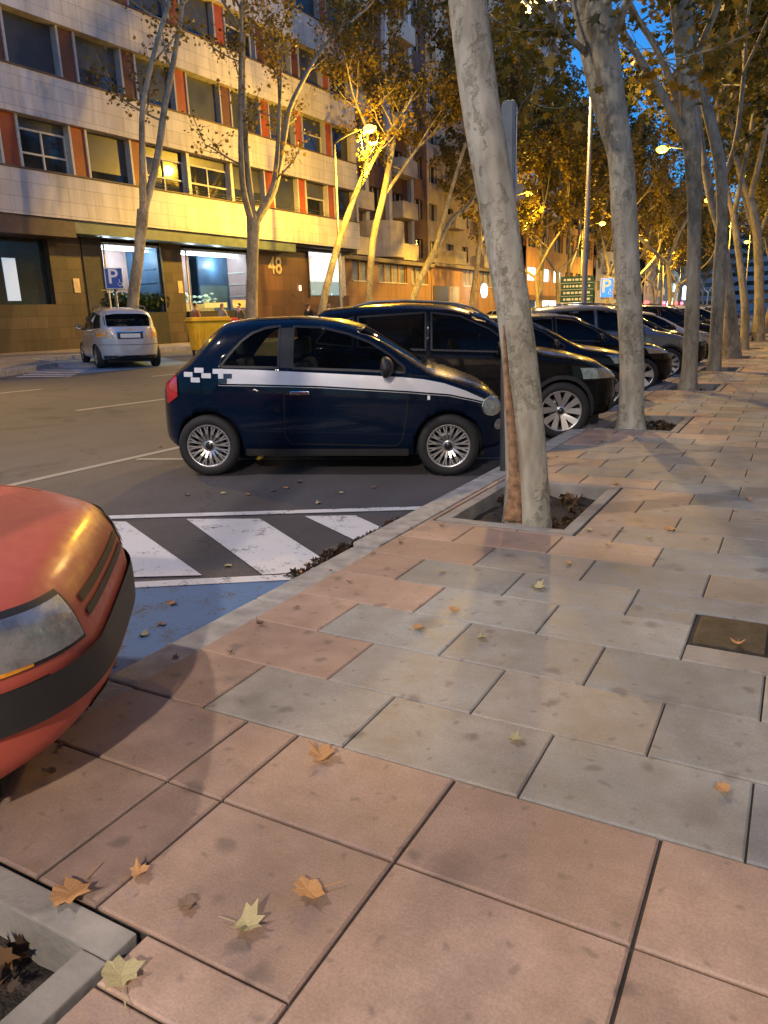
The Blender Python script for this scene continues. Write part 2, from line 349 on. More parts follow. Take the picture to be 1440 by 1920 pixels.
def build_sidewalk():
    rnd = random.Random(5)
    holes = [(a - .10, b + .10, c - .10, d + .10) for a, b, c, d in PITS] + [(-.31, .01, 3.19, 3.57)]
    near = holes[:3] + holes[-1:]
    bm = bmesh.new(); lay = bm.loops.layers.float_color.new('tint')
    def slab(x0, x1, y0, y1, pink, gx=.004, gy=.005):
        vs_ = []
        tz = [rnd.uniform(-.0016, .0016) for _ in range(4)]; k = rnd.uniform(.84, 1.12)
        g = rnd.random()
        base = ((.42, .295, .225) if pink == 1 else (.43, .33, .26) if pink == 2 else ((.31, .31, .285) if g < .35 else (.33, .31, .275) if g < .6 else (.26, .275, .275) if g < .85 else (.35, .315, .265)))
        col = (*[c * k for c in base], 1)
        X0, X1, Y0, Y1 = x0 + gx, x1 - gx, y0 + gy, y1 - gy; e = .006
        if X1 - X0 < .02 or Y1 - Y0 < .02: return
        top = [bm.verts.new((x, y, ZS + t)) for (x, y), t in zip(((X0 + e, Y0 + e), (X1 - e, Y0 + e), (X1 - e, Y1 - e), (X0 + e, Y1 - e)), tz)]
        mid = [bm.verts.new((x, y, ZS - .005 + t)) for (x, y), t in zip(((X0, Y0), (X1, Y0), (X1, Y1), (X0, Y1)), tz)]
        bot = [bm.verts.new((x, y, ZS - .04)) for x, y in ((X0, Y0), (X1, Y0), (X1, Y1), (X0, Y1))]
        fs = [bm.faces.new(top)]
        for a, b in ((mid, top), (bot, mid)):
            for i in range(4): fs.append(bm.faces.new((a[i], a[(i + 1) % 4], b[(i + 1) % 4], b[i])))
        for f in fs:
            for l in f.loops: l[lay] = col
    rows = [-2.0 + .405 * i for i in range(8)]
    rows = [y for y in rows if y < 1.3] + [1.46, 1.865] + [1.865 + .385 * i for i in range(1, 400)]
    rows = sorted(rows)
    for j in range(len(rows) - 1):
        y0, y1 = rows[j], rows[j + 1]
        if y0 > 75: break
        grey = y0 > 1.8
        k = round((y0 - 1.865) / .385) if grey else 0
        if grey:
            off = 0.0 if k % 2 == 0 else .30
            xs = [-2.2] + [x for x in [-2.44 + off + .61 * i for i in range(20)] if -2.1 < x < 5.3] + [5.4]
        else:
            xs = [-2.2, -1.615, -1.395, -.81, -.205, .4, 1.0, 1.61, 2.2, 2.8, 3.4, 4.0, 4.6, 5.4]
        hs = [h for h in (holes if y0 > 9 else near) if h[3] > y0 and h[2] < y1]
        for x0, x1 in zip(xs[:-1], xs[1:]):
            xm = (x0 + x1) / 2
            pit = any(c - .5 < (y0 + y1) / 2 < d + .45 for a, b, c, d in PITS[1:])
            pink = 0
            if not grey: pink = 0 if (xm > .3 and y0 < 1.2) else 1
            elif xm < -1.55 and (pit or rnd.random() < .6 or y0 < 4): pink = 1
            elif xm < -.8 and pit: pink = 2 if xm > -1.3 else 1
            for r in clip_rects((x0, x1, y0, y1), hs): slab(*r, pink, gx=.003 if grey else .005, gy=.003 if grey else .004)
    o = bm_obj('sidewalk', bm, PAVING); tag(o, kind='structure')
    bm = bmesh.new()       # mortar bed below the slabs, with the tree pits left open
    for r in clip_rects((-2.2, 5.4, -6, 300), [(a - .10, b + .10, c - .10, d + .10) for a, b, c, d in PITS]):
        y1 = min(r[3], 75) if r[1] - r[0] > 3 else r[3]
        box(bm, r[0], r[1], r[2], r[3], -.05, ZS - .012)
    box(bm, -2.2, 5.4, 75.2, 300, .1, ZS - .001)
    o = bm_obj('sidewalk_bed', bm, mat('mortar_bed', (.045, .038, .032), .95, var=.4, scale=8, bmp=.5)); tag(o, kind='structure')
    bm = bmesh.new()
    y = -6.1
    while y < 90:
        L = 1.0
        if y < 3.9 and y + L > -1: # dropped kerb in front of the parking bay: wide flat stone
            box(bm, -2.40, -2.205, y + .004, y + L - .004, -.05, ZS - .025, .012)
        else: box(bm, -2.40, -2.205, y + .004, y + L - .004, -.05, ZS + .004, .014)
        y += L
    box(bm, -2.4, -2.205, 90.01, 300, -.05, ZS)
    o = bm_obj('kerb', bm, KERBM, smooth=False); tag(o, kind='structure')
    bm = bmesh.new(); bs = bmesh.new()
    for a, b, c, d in PITS:
        t = .085; z1 = ZS + .004
        box(bm, a - t, b + t, c - t, c, -.12, z1, .006); box(bm, a - t, b + t, d, d + t, -.12, z1, .006)
        box(bm, a - t, a, c + .003, d - .003, -.12, z1 - .003, .006); box(bm, b, b + t, c + .003, d - .003, -.12, z1 - .003, .006)
        # soil
        n = 9; g = []
        for j in range(n):
            g.append([bs.verts.new((a + (b - a) * i / (n - 1), c + (d - c) * j / (n - 1), -.0 + .05 * noise.noise(Vector((i * .7, j * .7, c))))) for i in range(n)])
        for j in range(n - 1):
            for i in range(n - 1): bs.faces.new((g[j][i], g[j][i + 1], g[j + 1][i + 1], g[j + 1][i]))
    tag(bm_obj('tree_pit_edging', bm, CONC), kind='structure')
    tag(bm_obj('pit_soil', bs, SOIL, smooth=True), kind='structure')
build_sidewalk()
# worn metal access cover set in the paving
lid = boxo('access_cover', -.29, -.01, 3.21, 3.55, .06, ZS + .001, mat('cast_iron', (.05, .042, .034), .6, .4, var=.5, scale=20, bmp=.6), bev=.004)
tag(lid, 'dark square metal access cover let into the pale paving', 'manhole cover')

def build_markings():
    def sheet(name, polys, m, h):
        bm = bmesh.new()
        for p in polys:
            vs_ = [bm.verts.new((x, y, zr(x) + h)) for x, y in p]; f = bm.faces.new(vs_)
            if f.normal.z < 0: f.normal_flip()
        bm.normal_update()
        for f in bm.faces:
            if f.normal.z < 0: f.normal_flip()
        o = bm_obj(name, bm, m); tag(o, kind='structure'); return o
    def strip(p, q, wd):
        d = Vector((q[0] - p[0], q[1] - p[1])); n = Vector((-d.y, d.x)).normalized() * wd / 2
        return [(p[0] - n.x, p[1] - n.y), (q[0] - n.x, q[1] - n.y), (q[0] + n.x, q[1] + n.y), (p[0] + n.x, p[1] + n.y)]
    E_ = -2.41
    sheet('blue_bay_paint', [[(E_, 3.50), (-3.36, 2.82), (-5.9, 1.05), (-5.9, -2.2), (E_, -2.2)]], BLUEP, .004)
    white = [strip((-5.0, 3.62), (E_ - .1, 5.30), .10), strip((-5.2, 1.52), (E_, 3.56), .10)]
    d = Vector((.845, -.535))   # direction of hatch bars (towards the kerb, back)
    bars = [[(-4.03, 4.13), (-3.53, 4.40), (E_, 3.72), (E_, 3.66), (-2.74, 3.40)],
            [(-4.75, 3.68), (-4.39, 3.86), (-3.06, 3.22), (-3.44, 2.98)],
            [(-3.27, 4.62), (-2.93, 4.82), (E_, 4.52), (E_, 4.16)],
            [(-5.5, 3.2), (-5.1, 3.44), (-3.9, 2.70), (-4.3, 2.44)]]
    sheet('road_marking', white + bars, WHITEP, .008)
    far = []
    for k in range(-3, 26):
        far.append(strip((-10.15, 8.2 + 5.2 * k), (-10.0, 10.2 + 5.2 * k), .12)); far.append(strip((-13.75, 8.2 + 5.2 * k), (-13.6, 10.2 + 5.2 * k), .12))
    far.append(strip((-6.3, -10), (-6.3, 120), .10))
    for k in range(0, 22):        # faded bay lines between the angled cars
        y = 7.6 + 2.75 * k
        far.append(strip((-6.2, y - 1.9), (-2.6, y), .09))
    sheet('lane_marking', far, FAINTP, .004)
    hz = []
    for k in range(9):
        hz.append(strip((-16.7 - .35 * k, 11.9 + .42 * k), (-15.6 - .35 * k, 12.6 + .42 * k), .22))
    sheet('far_hatch_marking', hz, WHITEP, .008)
    sheet('far_bay_paint', [[(-16.0, 13.2), (-15.9, 17.2), (-20.9, 20.2), (-20.9, 16.1)]], BLUEP, .004)
build_markings()

def build_far_sidewalk():
    bm = bmesh.new(); pts = [(-16.9, -40), (-16.9, 11.2), (-18.6, 14.4), (-21.2, 15.6), (-21.2, 300), (-60, 300), (-60, -40)]
    prism(bm, pts[::1], lambda x, y: zr(x) - .1, lambda x, y: zr(x) + .13)
    o = bm_obj('far_sidewalk', bm, mat_courses('far_paving', (.30, .25, .20), (.12, .1, .09), .6, .4, axes='XY')); tag(o, kind='structure')
    bm = bmesh.new()
    line = pts[:5]
    for a, b in zip(line[:-1], line[1:]):
        a = Vector(a); b = Vector(b); d = (b - a).normalized(); n = Vector((-d.y, d.x)) * -.16
        prism(bm, [tuple(a), tuple(b), tuple(b + n), tuple(a + n)], lambda x, y: zr(x) - .1, lambda x, y: zr(x) + .135)
    tag(bm_obj('far_kerb', bm, KERBM), kind='structure')
build_far_sidewalk()
# ------------------------------------------------------------------ cars
def interp(pts, x):
    if x <= pts[0][0]: return pts[0][1]
    for (a, b), (c, d) in zip(pts[:-1], pts[1:]):
        if x <= c: return b + (d - b) * (x - a) / (c - a)
    return pts[-1][1]
def smooth_curve(pts, x0, x1, n=400, it=10, tension=1):
    """a polyline resampled and rounded; returns a lookup function"""
    xs = np.linspace(x0, x1, n); ys = np.interp(xs, [p[0] for p in pts], [p[1] for p in pts])
    for _ in range(it): ys[1:-1] = (ys[:-2] + ys[1:-1] * 2 + ys[2:]) / 4
    return lambda x: float(np.interp(x, xs, ys))
class Body:
    def __init__(s, P):
        s.P = P; s.xr, s.xf = P['T'][0][0], P['T'][-1][0]
        s.T = smooth_curve(P['T'], s.xr, s.xf, it=P.get('round', 14)); s.B = smooth_curve(P['B'], s.xr, s.xf, it=6)
        s.S0 = smooth_curve(P['belt'], s.xr, s.xf, it=20)
        s.W0 = P['w'] / 2; s.tum = P.get('tum', .34)
    def W(s, x):
        kr, kf = s.P.get('kr', 5), s.P.get('kf', 4)
        xm = (s.xr + s.xf) / 2; h = (s.xf - s.xr) / 2; u = (x - xm) / h; k = kf if u > 0 else kr
        u = min(abs(u), .99999)
        pin = 1.0
        return s.W0 * (1 - u ** k) ** (1 / s.P.get('ke', 2.6)) * pin
    def S(s, x): return min(s.S0(x), s.T(x) - .015)
    def low(s, x, z):
        b = s.B(x); zb = s.S(x); zm = b + (zb - b) * .52
        t = abs(z - zm) / max(.05, (zb - b) * .55 if z > zm else (zm - b))
        return 1 - .045 * min(1.3, t) ** 2.4
    def m(s, H): return 2.3 + (s.P.get('mroof', 5.0) - 2.3) * sstep(.10, .42, H)
    def side(s, x, z):
        w = s.W(x); S = s.S(x); T = s.T(x)
        if z <= S: return w * s.low(x, z)
        H = T - S; h = (z - S) / max(H, 1e-4)
        if h >= 1: return 0.0
        yb = w * s.low(x, S) - s.tum * (z - S)
        m = s.m(H)
        return max(0, yb * (1 - h ** m) ** (1 / m))
    def inside(s, x, y, z): return s.xr < x < s.xf and s.B(x) < z < s.T(x) and abs(y) < s.side(x, z)
    def top(s, x, y):
        S = s.S(x); T = s.T(x)
        a, b = S, T
        if abs(y) >= s.side(x, S): return S
        for _ in range(26):
            c = (a + b) / 2
            if s.side(x, c) > abs(y): a = c
            else: b = c
        return a
    def end(s, y, z, front=True):
        a = s.xf - .9 if front else s.xr + .9; b = s.xf if front else s.xr
        for _ in range(26):
            c = (a + b) / 2
            if s.inside(c, y, z): a = c
            else: b = c
        return a
    def section(s, x, nl=9, nu=15):
        b = s.B(x); S = s.S(x); T = s.T(x); w = s.W(x); out = [(0.0, b)]
        out.append((w * s.low(x, b) * .55, b)); out.append((w * s.low(x, b) * .93, b))
        for i in range(nl):
            z = b + (S - b) * (i + .35) / nl
            out.append((w * s.low(x, z), z))
        H = T - S; m = s.m(H)
        for i in range(nu + 1):
            a = math.pi / 2 * i / nu
            h = math.sin(a) ** (2 / m); z = S + H * h
            y = (w * s.low(x, S) - s.tum * (z - S)) * (max(0, math.cos(a)) ** (2 / m))
            out.append((y, z))
        return out
    def mesh(s, inset=0.0, xr=None, xf=None, zmin=None, nx=90):
        bm = bmesh.new(); rings = []
        x0, x1 = (s.xr if xr is None else xr), (s.xf if xf is None else xf)
        for i in range(nx + 1):
            u = i / nx
            v = (1 - math.cos(math.pi * u)) / 2; v = v * .72 + u * .28
            x = x0 + (x1 - x0) * v
            if xr is None: x = min(max(x, s.xr + 1e-4), s.xf - 1e-4)
            ring = []
            for y, z in s.section(x):
                if zmin is not None:
                    z = max(z, zmin); y = max(0, y - inset); z = min(z, s.T(x) - inset) if z > zmin else z
                ring.append((x, y, z))
            full = ring + [(px, -py, pz) for px, py, pz in ring[::-1][1:-1]]
            rings.append([bm.verts.new(p) for p in full])
        n = len(rings[0])
        for i in range(nx):
            for k in range(n):
                f = bm.faces.new((rings[i][k], rings[i + 1][k], rings[i + 1][(k + 1) % n], rings[i][(k + 1) % n])); f.smooth = True
        bm.faces.new(rings[0]); bm.faces.new(rings[-1][::-1])
        bmesh.ops.remove_doubles(bm, verts=bm.verts[:], dist=1e-4)
        bmesh.ops.dissolve_degenerate(bm, edges=bm.edges[:], dist=1e-5)
        bmesh.ops.recalc_face_normals(bm, faces=bm.faces[:])
        return bm
    # patches lying on the skin ----------------------------------------
    def side_patch(s, name, lo, up, m, parent, sign=-1, off=.003, nx=26, nz=7, thick=0):
        xa = max(lo[0][0], up[0][0]); xb = min(lo[-1][0], up[-1][0])
        bm = bmesh.new(); g = []
        for i in range(nx + 1):
            x = xa + (xb - xa) * i / nx; z0, z1 = interp(lo, x), interp(up, x)
            g.append([bm.verts.new((x, sign * (s.side(x, z0 + (z1 - z0) * k / nz) + off), z0 + (z1 - z0) * k / nz)) for k in range(nz + 1)])
        for i in range(nx):
            for k in range(nz):
                f = bm.faces.new((g[i][k], g[i + 1][k], g[i + 1][k + 1], g[i][k + 1])); f.smooth = True
                if sign > 0: f.normal_flip()
        return bm_obj(name, bm, m, parent)
    def side_line(s, bm, pts, wd, sign=-1, off=.0015):
        P = []
        for (a, b), (c, d) in zip(pts[:-1], pts[1:]):
            n = max(1, int(math.hypot(c - a, d - b) / .04))
            P += [(a + (c - a) * i / n, b + (d - b) * i / n) for i in range(n)]
        P.append(pts[-1]); prev = None
        for i, (x, z) in enumerate(P):
            q = P[min(i + 1, len(P) - 1)]; p = P[max(i - 1, 0)]
            d = Vector((q[0] - p[0], q[1] - p[1])).normalized(); nx_, nz_ = -d.y * wd / 2, d.x * wd / 2
            cur = [bm.verts.new((x + e * nx_, sign * (s.side(x + e * nx_, z + e * nz_) + off), z + e * nz_)) for e in (1, -1)]
            if prev: bm.faces.new((prev[0], cur[0], cur[1], prev[1]) if sign > 0 else (prev[1], cur[1], cur[0], prev[0]))
            prev = cur
    def end_patch(s, name, ya, yb, lo, up, m, parent, front=True, off=.004, ny=16, nz=8):
        bm = bmesh.new(); g = []
        for i in range(ny + 1):
            y = ya + (yb - ya) * i / ny; z0 = lo(y) if callable(lo) else lo; z1 = up(y) if callable(up) else up; col = []
            for k in range(nz + 1):
                z = z0 + (z1 - z0) * k / nz
                x = s.end(y, z, front); col.append(bm.verts.new((x + (off if front else -off), y * (1 + off), z)))
            g.append(col)
        for i in range(ny):
            for k in range(nz):
                f = bm.faces.new((g[i][k], g[i + 1][k], g[i + 1][k + 1], g[i][k + 1])); f.smooth = True
                if not front: f.normal_flip()
        return bm_obj(name, bm, m, parent)
    def top_patch(s, name, xa, xb, hw, m, parent, off=.003, nx=18, ny=16):
        """xa(y), xb(y): rear and front limits; hw(t): half width at t in 0..1 from xa to xb"""
        bm = bmesh.new(); g = []
        for i in range(nx + 1):
            t = i / nx; row = []
            for k in range(ny + 1):
                v = -1 + 2 * k / ny; y = hw(t) * v; x = xa(v) + (xb(v) - xa(v)) * t
                row.append(bm.verts.new((x, y, s.top(x, y) + off)))
            g.append(row)
        for i in range(nx):
            for k in range(ny):
                f = bm.faces.new((g[i][k], g[i + 1][k], g[i + 1][k + 1], g[i][k + 1])); f.smooth = True
        finish_normals(bm)
        return bm_obj(name, bm, m, parent)
def boolean(o, cutters):
    for c in cutters:
        md = o.modifiers.new('cut', 'BOOLEAN'); md.operation = 'DIFFERENCE'; md.object = c; md.solver = 'EXACT'
        try: md.material_mode = 'TRANSFER'
        except Exception: pass
    bpy.context.view_layer.update()
    me = bpy.data.meshes.new_from_object(o.evaluated_get(bpy.context.evaluated_depsgraph_get()))
    o.modifiers.clear(); old = o.data; o.data = me
    for c in cutters: bpy.data.objects.remove(c)
    return o
def cutter_prism(pts, y0, y1, m, name='cutter'):
    bm = bmesh.new(); a = [bm.verts.new((x, y0, z)) for x, z in pts]; b = [bm.verts.new((x, y1, z)) for x, z in pts]; n = len(pts)
    bm.faces.new(a); bm.faces.new(b[::-1])
    for i in range(n): bm.faces.new((a[i], b[i], b[(i + 1) % n], a[(i + 1) % n]))
    finish_normals(bm); return bm_obj(name, bm, m)
def make_wheel(rw, rr, width, style, n, rimmat=None):
    """wheel with its axle along Y, outer face at -Y; returns Empty > tyre, rim (> hub_cap)"""
    e = empty('wheel'); hw = width / 2; rm = rimmat or ALLOY
    bm = bmesh.new()
    lathe(bm, [(rr, -hw * .86), (rr + .012, -hw * .98), (rr + (rw - rr) * .5, -hw * 1.03), (rw - .022, -hw * .93), (rw - .004, -hw * .75), (rw, -hw * .4), (rw, hw * .4), (rw - .004, hw * .75), (rw - .022, hw * .93), (rr + .01, hw * .98), (rr, hw * .86)], 48)
    finish_normals(bm); bm_obj('tyre', bm, RUBBER, e)
    bm = bmesh.new()
    lathe(bm, [(rr + .002, -hw * .88), (rr - .012, -hw * .9), (rr - .016, -hw * .75), (rr - .03, -hw * .5), (rr - .035, hw * .8)], 48)
    hub = lathe(bm, [(.001, -hw * .62), (.05, -hw * .62), (.062, -hw * .5), (.062, -hw * .2), (.001, -hw * .2)], 24)
    def spoke(a, r0, r1, w0, w1, y0, y1, skew=0.0, th=.018):
        c, s_ = math.cos(a), math.sin(a); c2, s2 = math.cos(a + skew), math.sin(a + skew); vs_ = []
        for r, wd, y, cc, ss in ((r0, w0, y0, c, s_), (r1, w1, y1, c2, s2)):
            for t, dy in ((-1, 0), (1, 0), (1, th), (-1, th)):
                vs_.append(bm.verts.new((r * cc - t * wd / 2 * ss, y + dy, r * ss + t * wd / 2 * cc)))
        q = vs_
        for f in ((0, 1, 5, 4), (1, 2, 6, 5), (2, 3, 7, 6), (3, 0, 4, 7), (3, 2, 1, 0), (4, 5, 6, 7)): bm.faces.new([q[i] for i in f])
    R1 = rr - .014
    if style == 'multi':        # many thin spokes splitting towards the rim
        for k in range(n):
            a = 2 * math.pi * k / n
            spoke(a, .055, R1 * .62, .022, .020, -hw * .62, -hw * .84)
            for sg in (-1, 1): spoke(a, R1 * .55, R1 * 1.02, .016, .014, -hw * .80, -hw * .84, sg * .42 * math.pi / n)
    elif style == 'blade':      # twin twisted blades
        for k in range(n):
            a = 2 * math.pi * k / n
            for sg in (-1, 1): spoke(a + sg * .10, .05, R1 * 1.02, .045, .085, -hw * .55, -hw * .86, .22 * sg + .12)
    elif style == 'five':
        for k in range(n): spoke(2 * math.pi * k / n, .05, R1 * 1.02, .06, .15, -hw * .5, -hw * .86, .0)
    else:                       # plain cover with slots
        lathe(bm, [(.06, -hw * .62), (R1 * .55, -hw * .74), (R1 * .62, -hw * .72)], 32)
        for k in range(n): spoke(2 * math.pi * k / n, R1 * .55, R1 * 1.02, .07, .10, -hw * .74, -hw * .86)
    finish_normals(bm); rim = bm_obj('rim', bm, rm, e)
    bm = bmesh.new(); lathe(bm, [(.001, -hw * .70), (.032, -hw * .69), (.040, -hw * .62)], 20); finish_normals(bm)
    bm_obj('hub_cap', bm, BLACKV, rim)
    bm = bmesh.new(); lathe(bm, [(.06, hw * .2), (rr * .62, hw * .2), (rr * .62, hw * .35), (.06, hw * .35)], 24, closed=True); finish_normals(bm)
    bm_obj('brake_disc', bm, STEELG, rim)
    return e
def copy_wheel(wh, parent): 
    c = wh.copy(); COL.objects.link(c); c.parent = parent
    for ch in kids(wh):
        d = ch.copy(); COL.objects.link(d); d.parent = c
        for g in kids(ch):
            f = g.copy(); COL.objects.link(f); f.parent = d
    return c

def make_car(name, P, paint):
    """P: profile. Returns the car's Empty at the rear axle's middle on the ground, x forward, y left"""
    root = empty(name); b = Body(P); wb, tr, rw = P['wb'], P['track'] / 2, P['rw']
    body = bm_obj('body', b.mesh(), paint, root)
    cut = []
    for xx in (0, wb):
        for sg in (-1, 1):
            bm = bmesh.new(); r = bmesh.ops.create_cone(bm, cap_ends=True, segments=40, radius1=rw * P.get('arch', 1.13), radius2=rw * P.get('arch', 1.13), depth=.5)
            bmesh.ops.rotate(bm, verts=bm.verts, matrix=Matrix.Rotation(R(90), 3, 'X'))
            bmesh.ops.translate(bm, verts=bm.verts, vec=(xx, sg * (tr - .13 + .25), rw * 1.0))
            cut.append(bm_obj('cutter', bm, ARCH))
    win = P['windows']; ws = P['windshield']; rwn = P['rear_window']
    if P.get('cabin', True):
        zf = b.S(wb * .5) - .28
        cx0, cx1 = P['cabin_x']
        inner = b.mesh(inset=.055, xr=cx0, xf=cx1, zmin=zf, nx=30); cut.append(bm_obj('cutter', inner, mat('cabin_lining', (.03, .03, .03), .85)))
        for lo, up in win:
            pts = lo + up[::-1]; out = []
            for p in pts:
                if not out or (abs(out[-1][0] - p[0]) + abs(out[-1][1] - p[1])) > 1e-4: out.append(p)
            if abs(out[0][0] - out[-1][0]) + abs(out[0][1] - out[-1][1]) < 1e-4: out.pop()
            cut.append(cutter_prism(out, -1.5, 1.5, BLACKP))
        (xa, za), (xb, zb) = ws[0], ws[1]      # windscreen base, top: (x, z)
        cut.append(cutter_prism([(xa + .02, za), (xa + .12, za + .25), (xb + .2, zb + .3), (xb, zb), (xb - .15, zb - .2), (xa - .35, za - .06)], -ws[2] * .93, ws[2] * .93, BLACKP))
        (xa, za), (xb, zb) = rwn[0], rwn[1]    # rear window base, top
        cut.append(cutter_prism([(xa, za), (xa - .3, za + .1), (xb - .35, zb + .05), (xb, zb), (xb + .15, zb - .15), (xa + .3, za)], -rwn[2] * .92, rwn[2] * .92, BLACKP))
    boolean(body, cut)
    me = body.data
    # glass
    gm = P.get('glass', CARGLASS)
    for sg in (-1, 1):
        for lo, up in win:
            b.side_patch('window', lo, up, gm, root, sg, off=-.004)
        bm = bmesh.new()
        for ln in P.get('lines', []): b.side_line(bm, ln, .012, sg)
        bm_obj('door_seam', bm, ARCH, root)
        if P.get('sill'):
            b.side_patch('sill_trim', [(x, z0) for x, z0, z1 in P['sill']], [(x, z1) for x, z0, z1 in P['sill']], BLACKP, root, sg, off=.006)
        for hx, hz in P.get('handles', []):
            bm = bmesh.new(); y = b.side(hx, hz) + .012
            box(bm, hx - .09, hx + .09, sg * y - .013, sg * y + .013, hz - .016, hz + .016, .006); bm_obj('door_handle', bm, P.get('handle_mat', CHROME), root)
        # trim around the side windows
        bm = bmesh.new()
        for lo, up in win:
            loop = lo + up[::-1] + [lo[0]]
            b.side_line(bm, loop, .022, sg, off=.003)
        bm_obj('window_trim', bm, BLACKP, root)
        mx, mz = P['mirror']; my = b.side(mx, mz)
        bm = bmesh.new(); r = bmesh.ops.create_uvsphere(bm, u_segments=16, v_segments=10, radius=1)
        for v in bm.verts:
            mb = P.get('mirror_big', 1.0); v.co = Vector((v.co.x * .065 * mb * (1 if v.co.x > 0 else .5), v.co.y * .105 * mb, v.co.z * .078 * mb)) + Vector((mx, sg * (my + .14), mz + .06)); 
        for f in bm.faces: f.smooth = True
        box(bm, mx - .02, mx + .025, min(sg * (my - .01), sg * (my + .07)), max(sg * (my - .01), sg * (my + .07)), mz - .03, mz + .02, .008)
        mo = bm_obj('mirror', bm, P.get('mirror_mat', BLACKP), root)
        bm = bmesh.new(); r = bmesh.ops.create_circle(bm, cap_ends=True, segments=20, radius=1)
        for v in bm.verts: v.co = Vector((mx - .03, sg * (my + .14) + v.co.x * .088, mz + .06 + v.co.y * .06))
        bm_obj('mirror_glass', bm, CHROME, mo)
        if P.get('wheel_arch_trim'):
            for xx in (0, wb):
                bm = bmesh.new(); ra = rw * P.get('arch', 1.13)
                pts = [(xx + math.cos(t) * (ra + .02), rw + math.sin(t) * (ra + .02)) for t in [R(a) for a in range(-12, 193, 8)]]
                b.side_line(bm, pts, .05, sg, off=.008); bm_obj('wheel_arch_trim', bm, BLACKP, root)
    hwf = lambda t: ws[2] * (1 - .0 * t) if not isinstance(ws[2], tuple) else 0
    (xa, za), (xb, zb) = ws[0], ws[1]
    b.top_patch('windscreen', lambda v: xb - .03 * v * v, lambda v: xa - .09 * v * v, lambda t: ws[3] + (ws[2] - ws[3]) * t, gm, root, off=-.002)
    # black border round the windscreen and wipers
    (xa2, za2), (xb2, zb2) = rwn[0], rwn[1]
    if rwn[1][0] - rwn[0][0] > .28:
        b.top_patch('rear_window', lambda v: xa2 + .05 * v * v, lambda v: xb2 + .04 * v * v, lambda t: rwn[2] + (rwn[3] - rwn[2]) * t, P.get('rear_glass', gm), root, off=-.002)
    else:
        zl, zu = za2, zb2
        b.end_patch('rear_window', -rwn[2], rwn[2], lambda y: zl + .03 * (abs(y) / rwn[2]) ** 2.2 * 1.5, lambda y: zu - .02 * (abs(y) / rwn[2]) ** 2, P.get('rear_glass', gm), root, front=False, off=.004)
    # interior
    if P.get('cabin', True):
        zb_ = b.S(wb * .5) - .28
        for sx in P['seats']:
            for sg in (-1, 1):
                bm = bmesh.new(); box(bm, sx - .14, sx - .02, sg * .36 - .23, sg * .36 + .23, zb_ + .01, zb_ + .36, .05)
                for v in bm.verts: v.co.x -= (v.co.z - zb_) * .22
                so = bm_obj('seat', bm, P.get('seat_mat', SEATM), root)
                bm = bmesh.new(); box(bm, sx - .22, sx - .13, sg * .36 - .12, sg * .36 + .12, zb_ + .40, zb_ + .58, .035)
                bm_obj('headrest', bm, P.get('seat_mat', SEATM), so)
        bm = bmesh.new(); sx = P['seats'][0] + .62; 
        pts = [(sx + math.sin(t) * .07, .36 + math.cos(t) * .18, zb_ + .30 + math.sin(t) * .17) for t in [2 * math.pi * i / 20 for i in range(21)]]
        tube(bm, pts, [.014] * 21, 8, cap=False); tube(bm, [(sx, .2, zb_ + .3), (sx, .52, zb_ + .3)], [.016] * 2, 6); tube(bm, [(sx, .36, zb_ + .3), (sx + .25, .36, zb_ + .18)], [.03] * 2, 8)
        bm_obj('steering_wheel', bm, BLACKP, root)
        bm = bmesh.new(); box(bm, sx + .15, min(sx + .5, P['cabin_x'][1] + .0), -b.W0 + .16, b.W0 - .16, zb_ + .01, zb_ + .27, .04); bm_obj('dashboard', bm, BLACKP, root)
    for f in P.get('extra', []): f(b, root)
    st = P['wheel']; wh = make_wheel(rw, P['rr'], P.get('tw', .20), st[0], st[1], P.get('rimmat'))
    first = True
    for xx in (0, wb):
        for sg in (-1, 1):
            c = wh if first else copy_wheel(wh, root); first = False
            c.parent = root; c.location = (xx, sg * (tr - .01), rw); c.rotation_euler = (0, R(17 * (xx + sg + 2)), math.pi if sg > 0 else 0)
            if xx > 0: c.rotation_euler.z += R(P.get('steer', 0))
    bm = bmesh.new(); box(bm, b.xr + .25, b.xf - .3, -tr + .16, tr - .16, .17, .34); bm_obj('underbody', bm, ARCH, root)
    return root
def place_car(o, x, y, heading, z=None):
    """rear axle at (x, y) on the cambered road"""
    f = Vector((math.cos(heading), math.sin(heading), 0)); f.z = (-SLOPE * f.x) if x < -2.4 else 0
    f.normalize(); n = Vector((SLOPE, 0, 1)).normalized(); l = n.cross(f).normalized(); u = f.cross(l)
    o.rotation_euler = Matrix((f, l, u)).transposed().to_euler(); o.location = (x, y, zr(x) if z is None else z)

def lens(b, root, name, ya, yb, lo, up, m, front, sub=None):
    """a lamp on the nose or tail, the same on both sides"""
    for sg in (-1, 1):
        o = b.end_patch(name, sg * ya, sg * yb, lo, up, m, root, front, off=.006)
        bm = bmesh.new(); bm.from_mesh(o.data); finish_normals(bm)
        s_ = sum((f.normal.x for f in bm.faces)); 
        if (s_ < 0) == front: bmesh.ops.reverse_faces(bm, faces=bm.faces[:])
        bm.to_mesh(o.data); bm.free()
        if sub:
            o2 = b.end_patch(sub[0], sg * sub[1], sg * sub[2], sub[3], sub[4], sub[5], o, front, off=.010, ny=8, nz=4)

HEADL = mat('headlight_reflector', (.30, .31, .32), .2, .6, var=.35, scale=18, bmp=.3, coat=1.0)
PLATE = mat('number_plate', (.62, .62, .60), .4, var=.05, bmp=0)
def plate(b, root, z, front, y0=-.26, y1=.26, h=.11, txt=None):
    o = b.end_patch('number_plate', y0, y1, z, z + h, PLATE, root, front, off=.012, ny=6, nz=2)

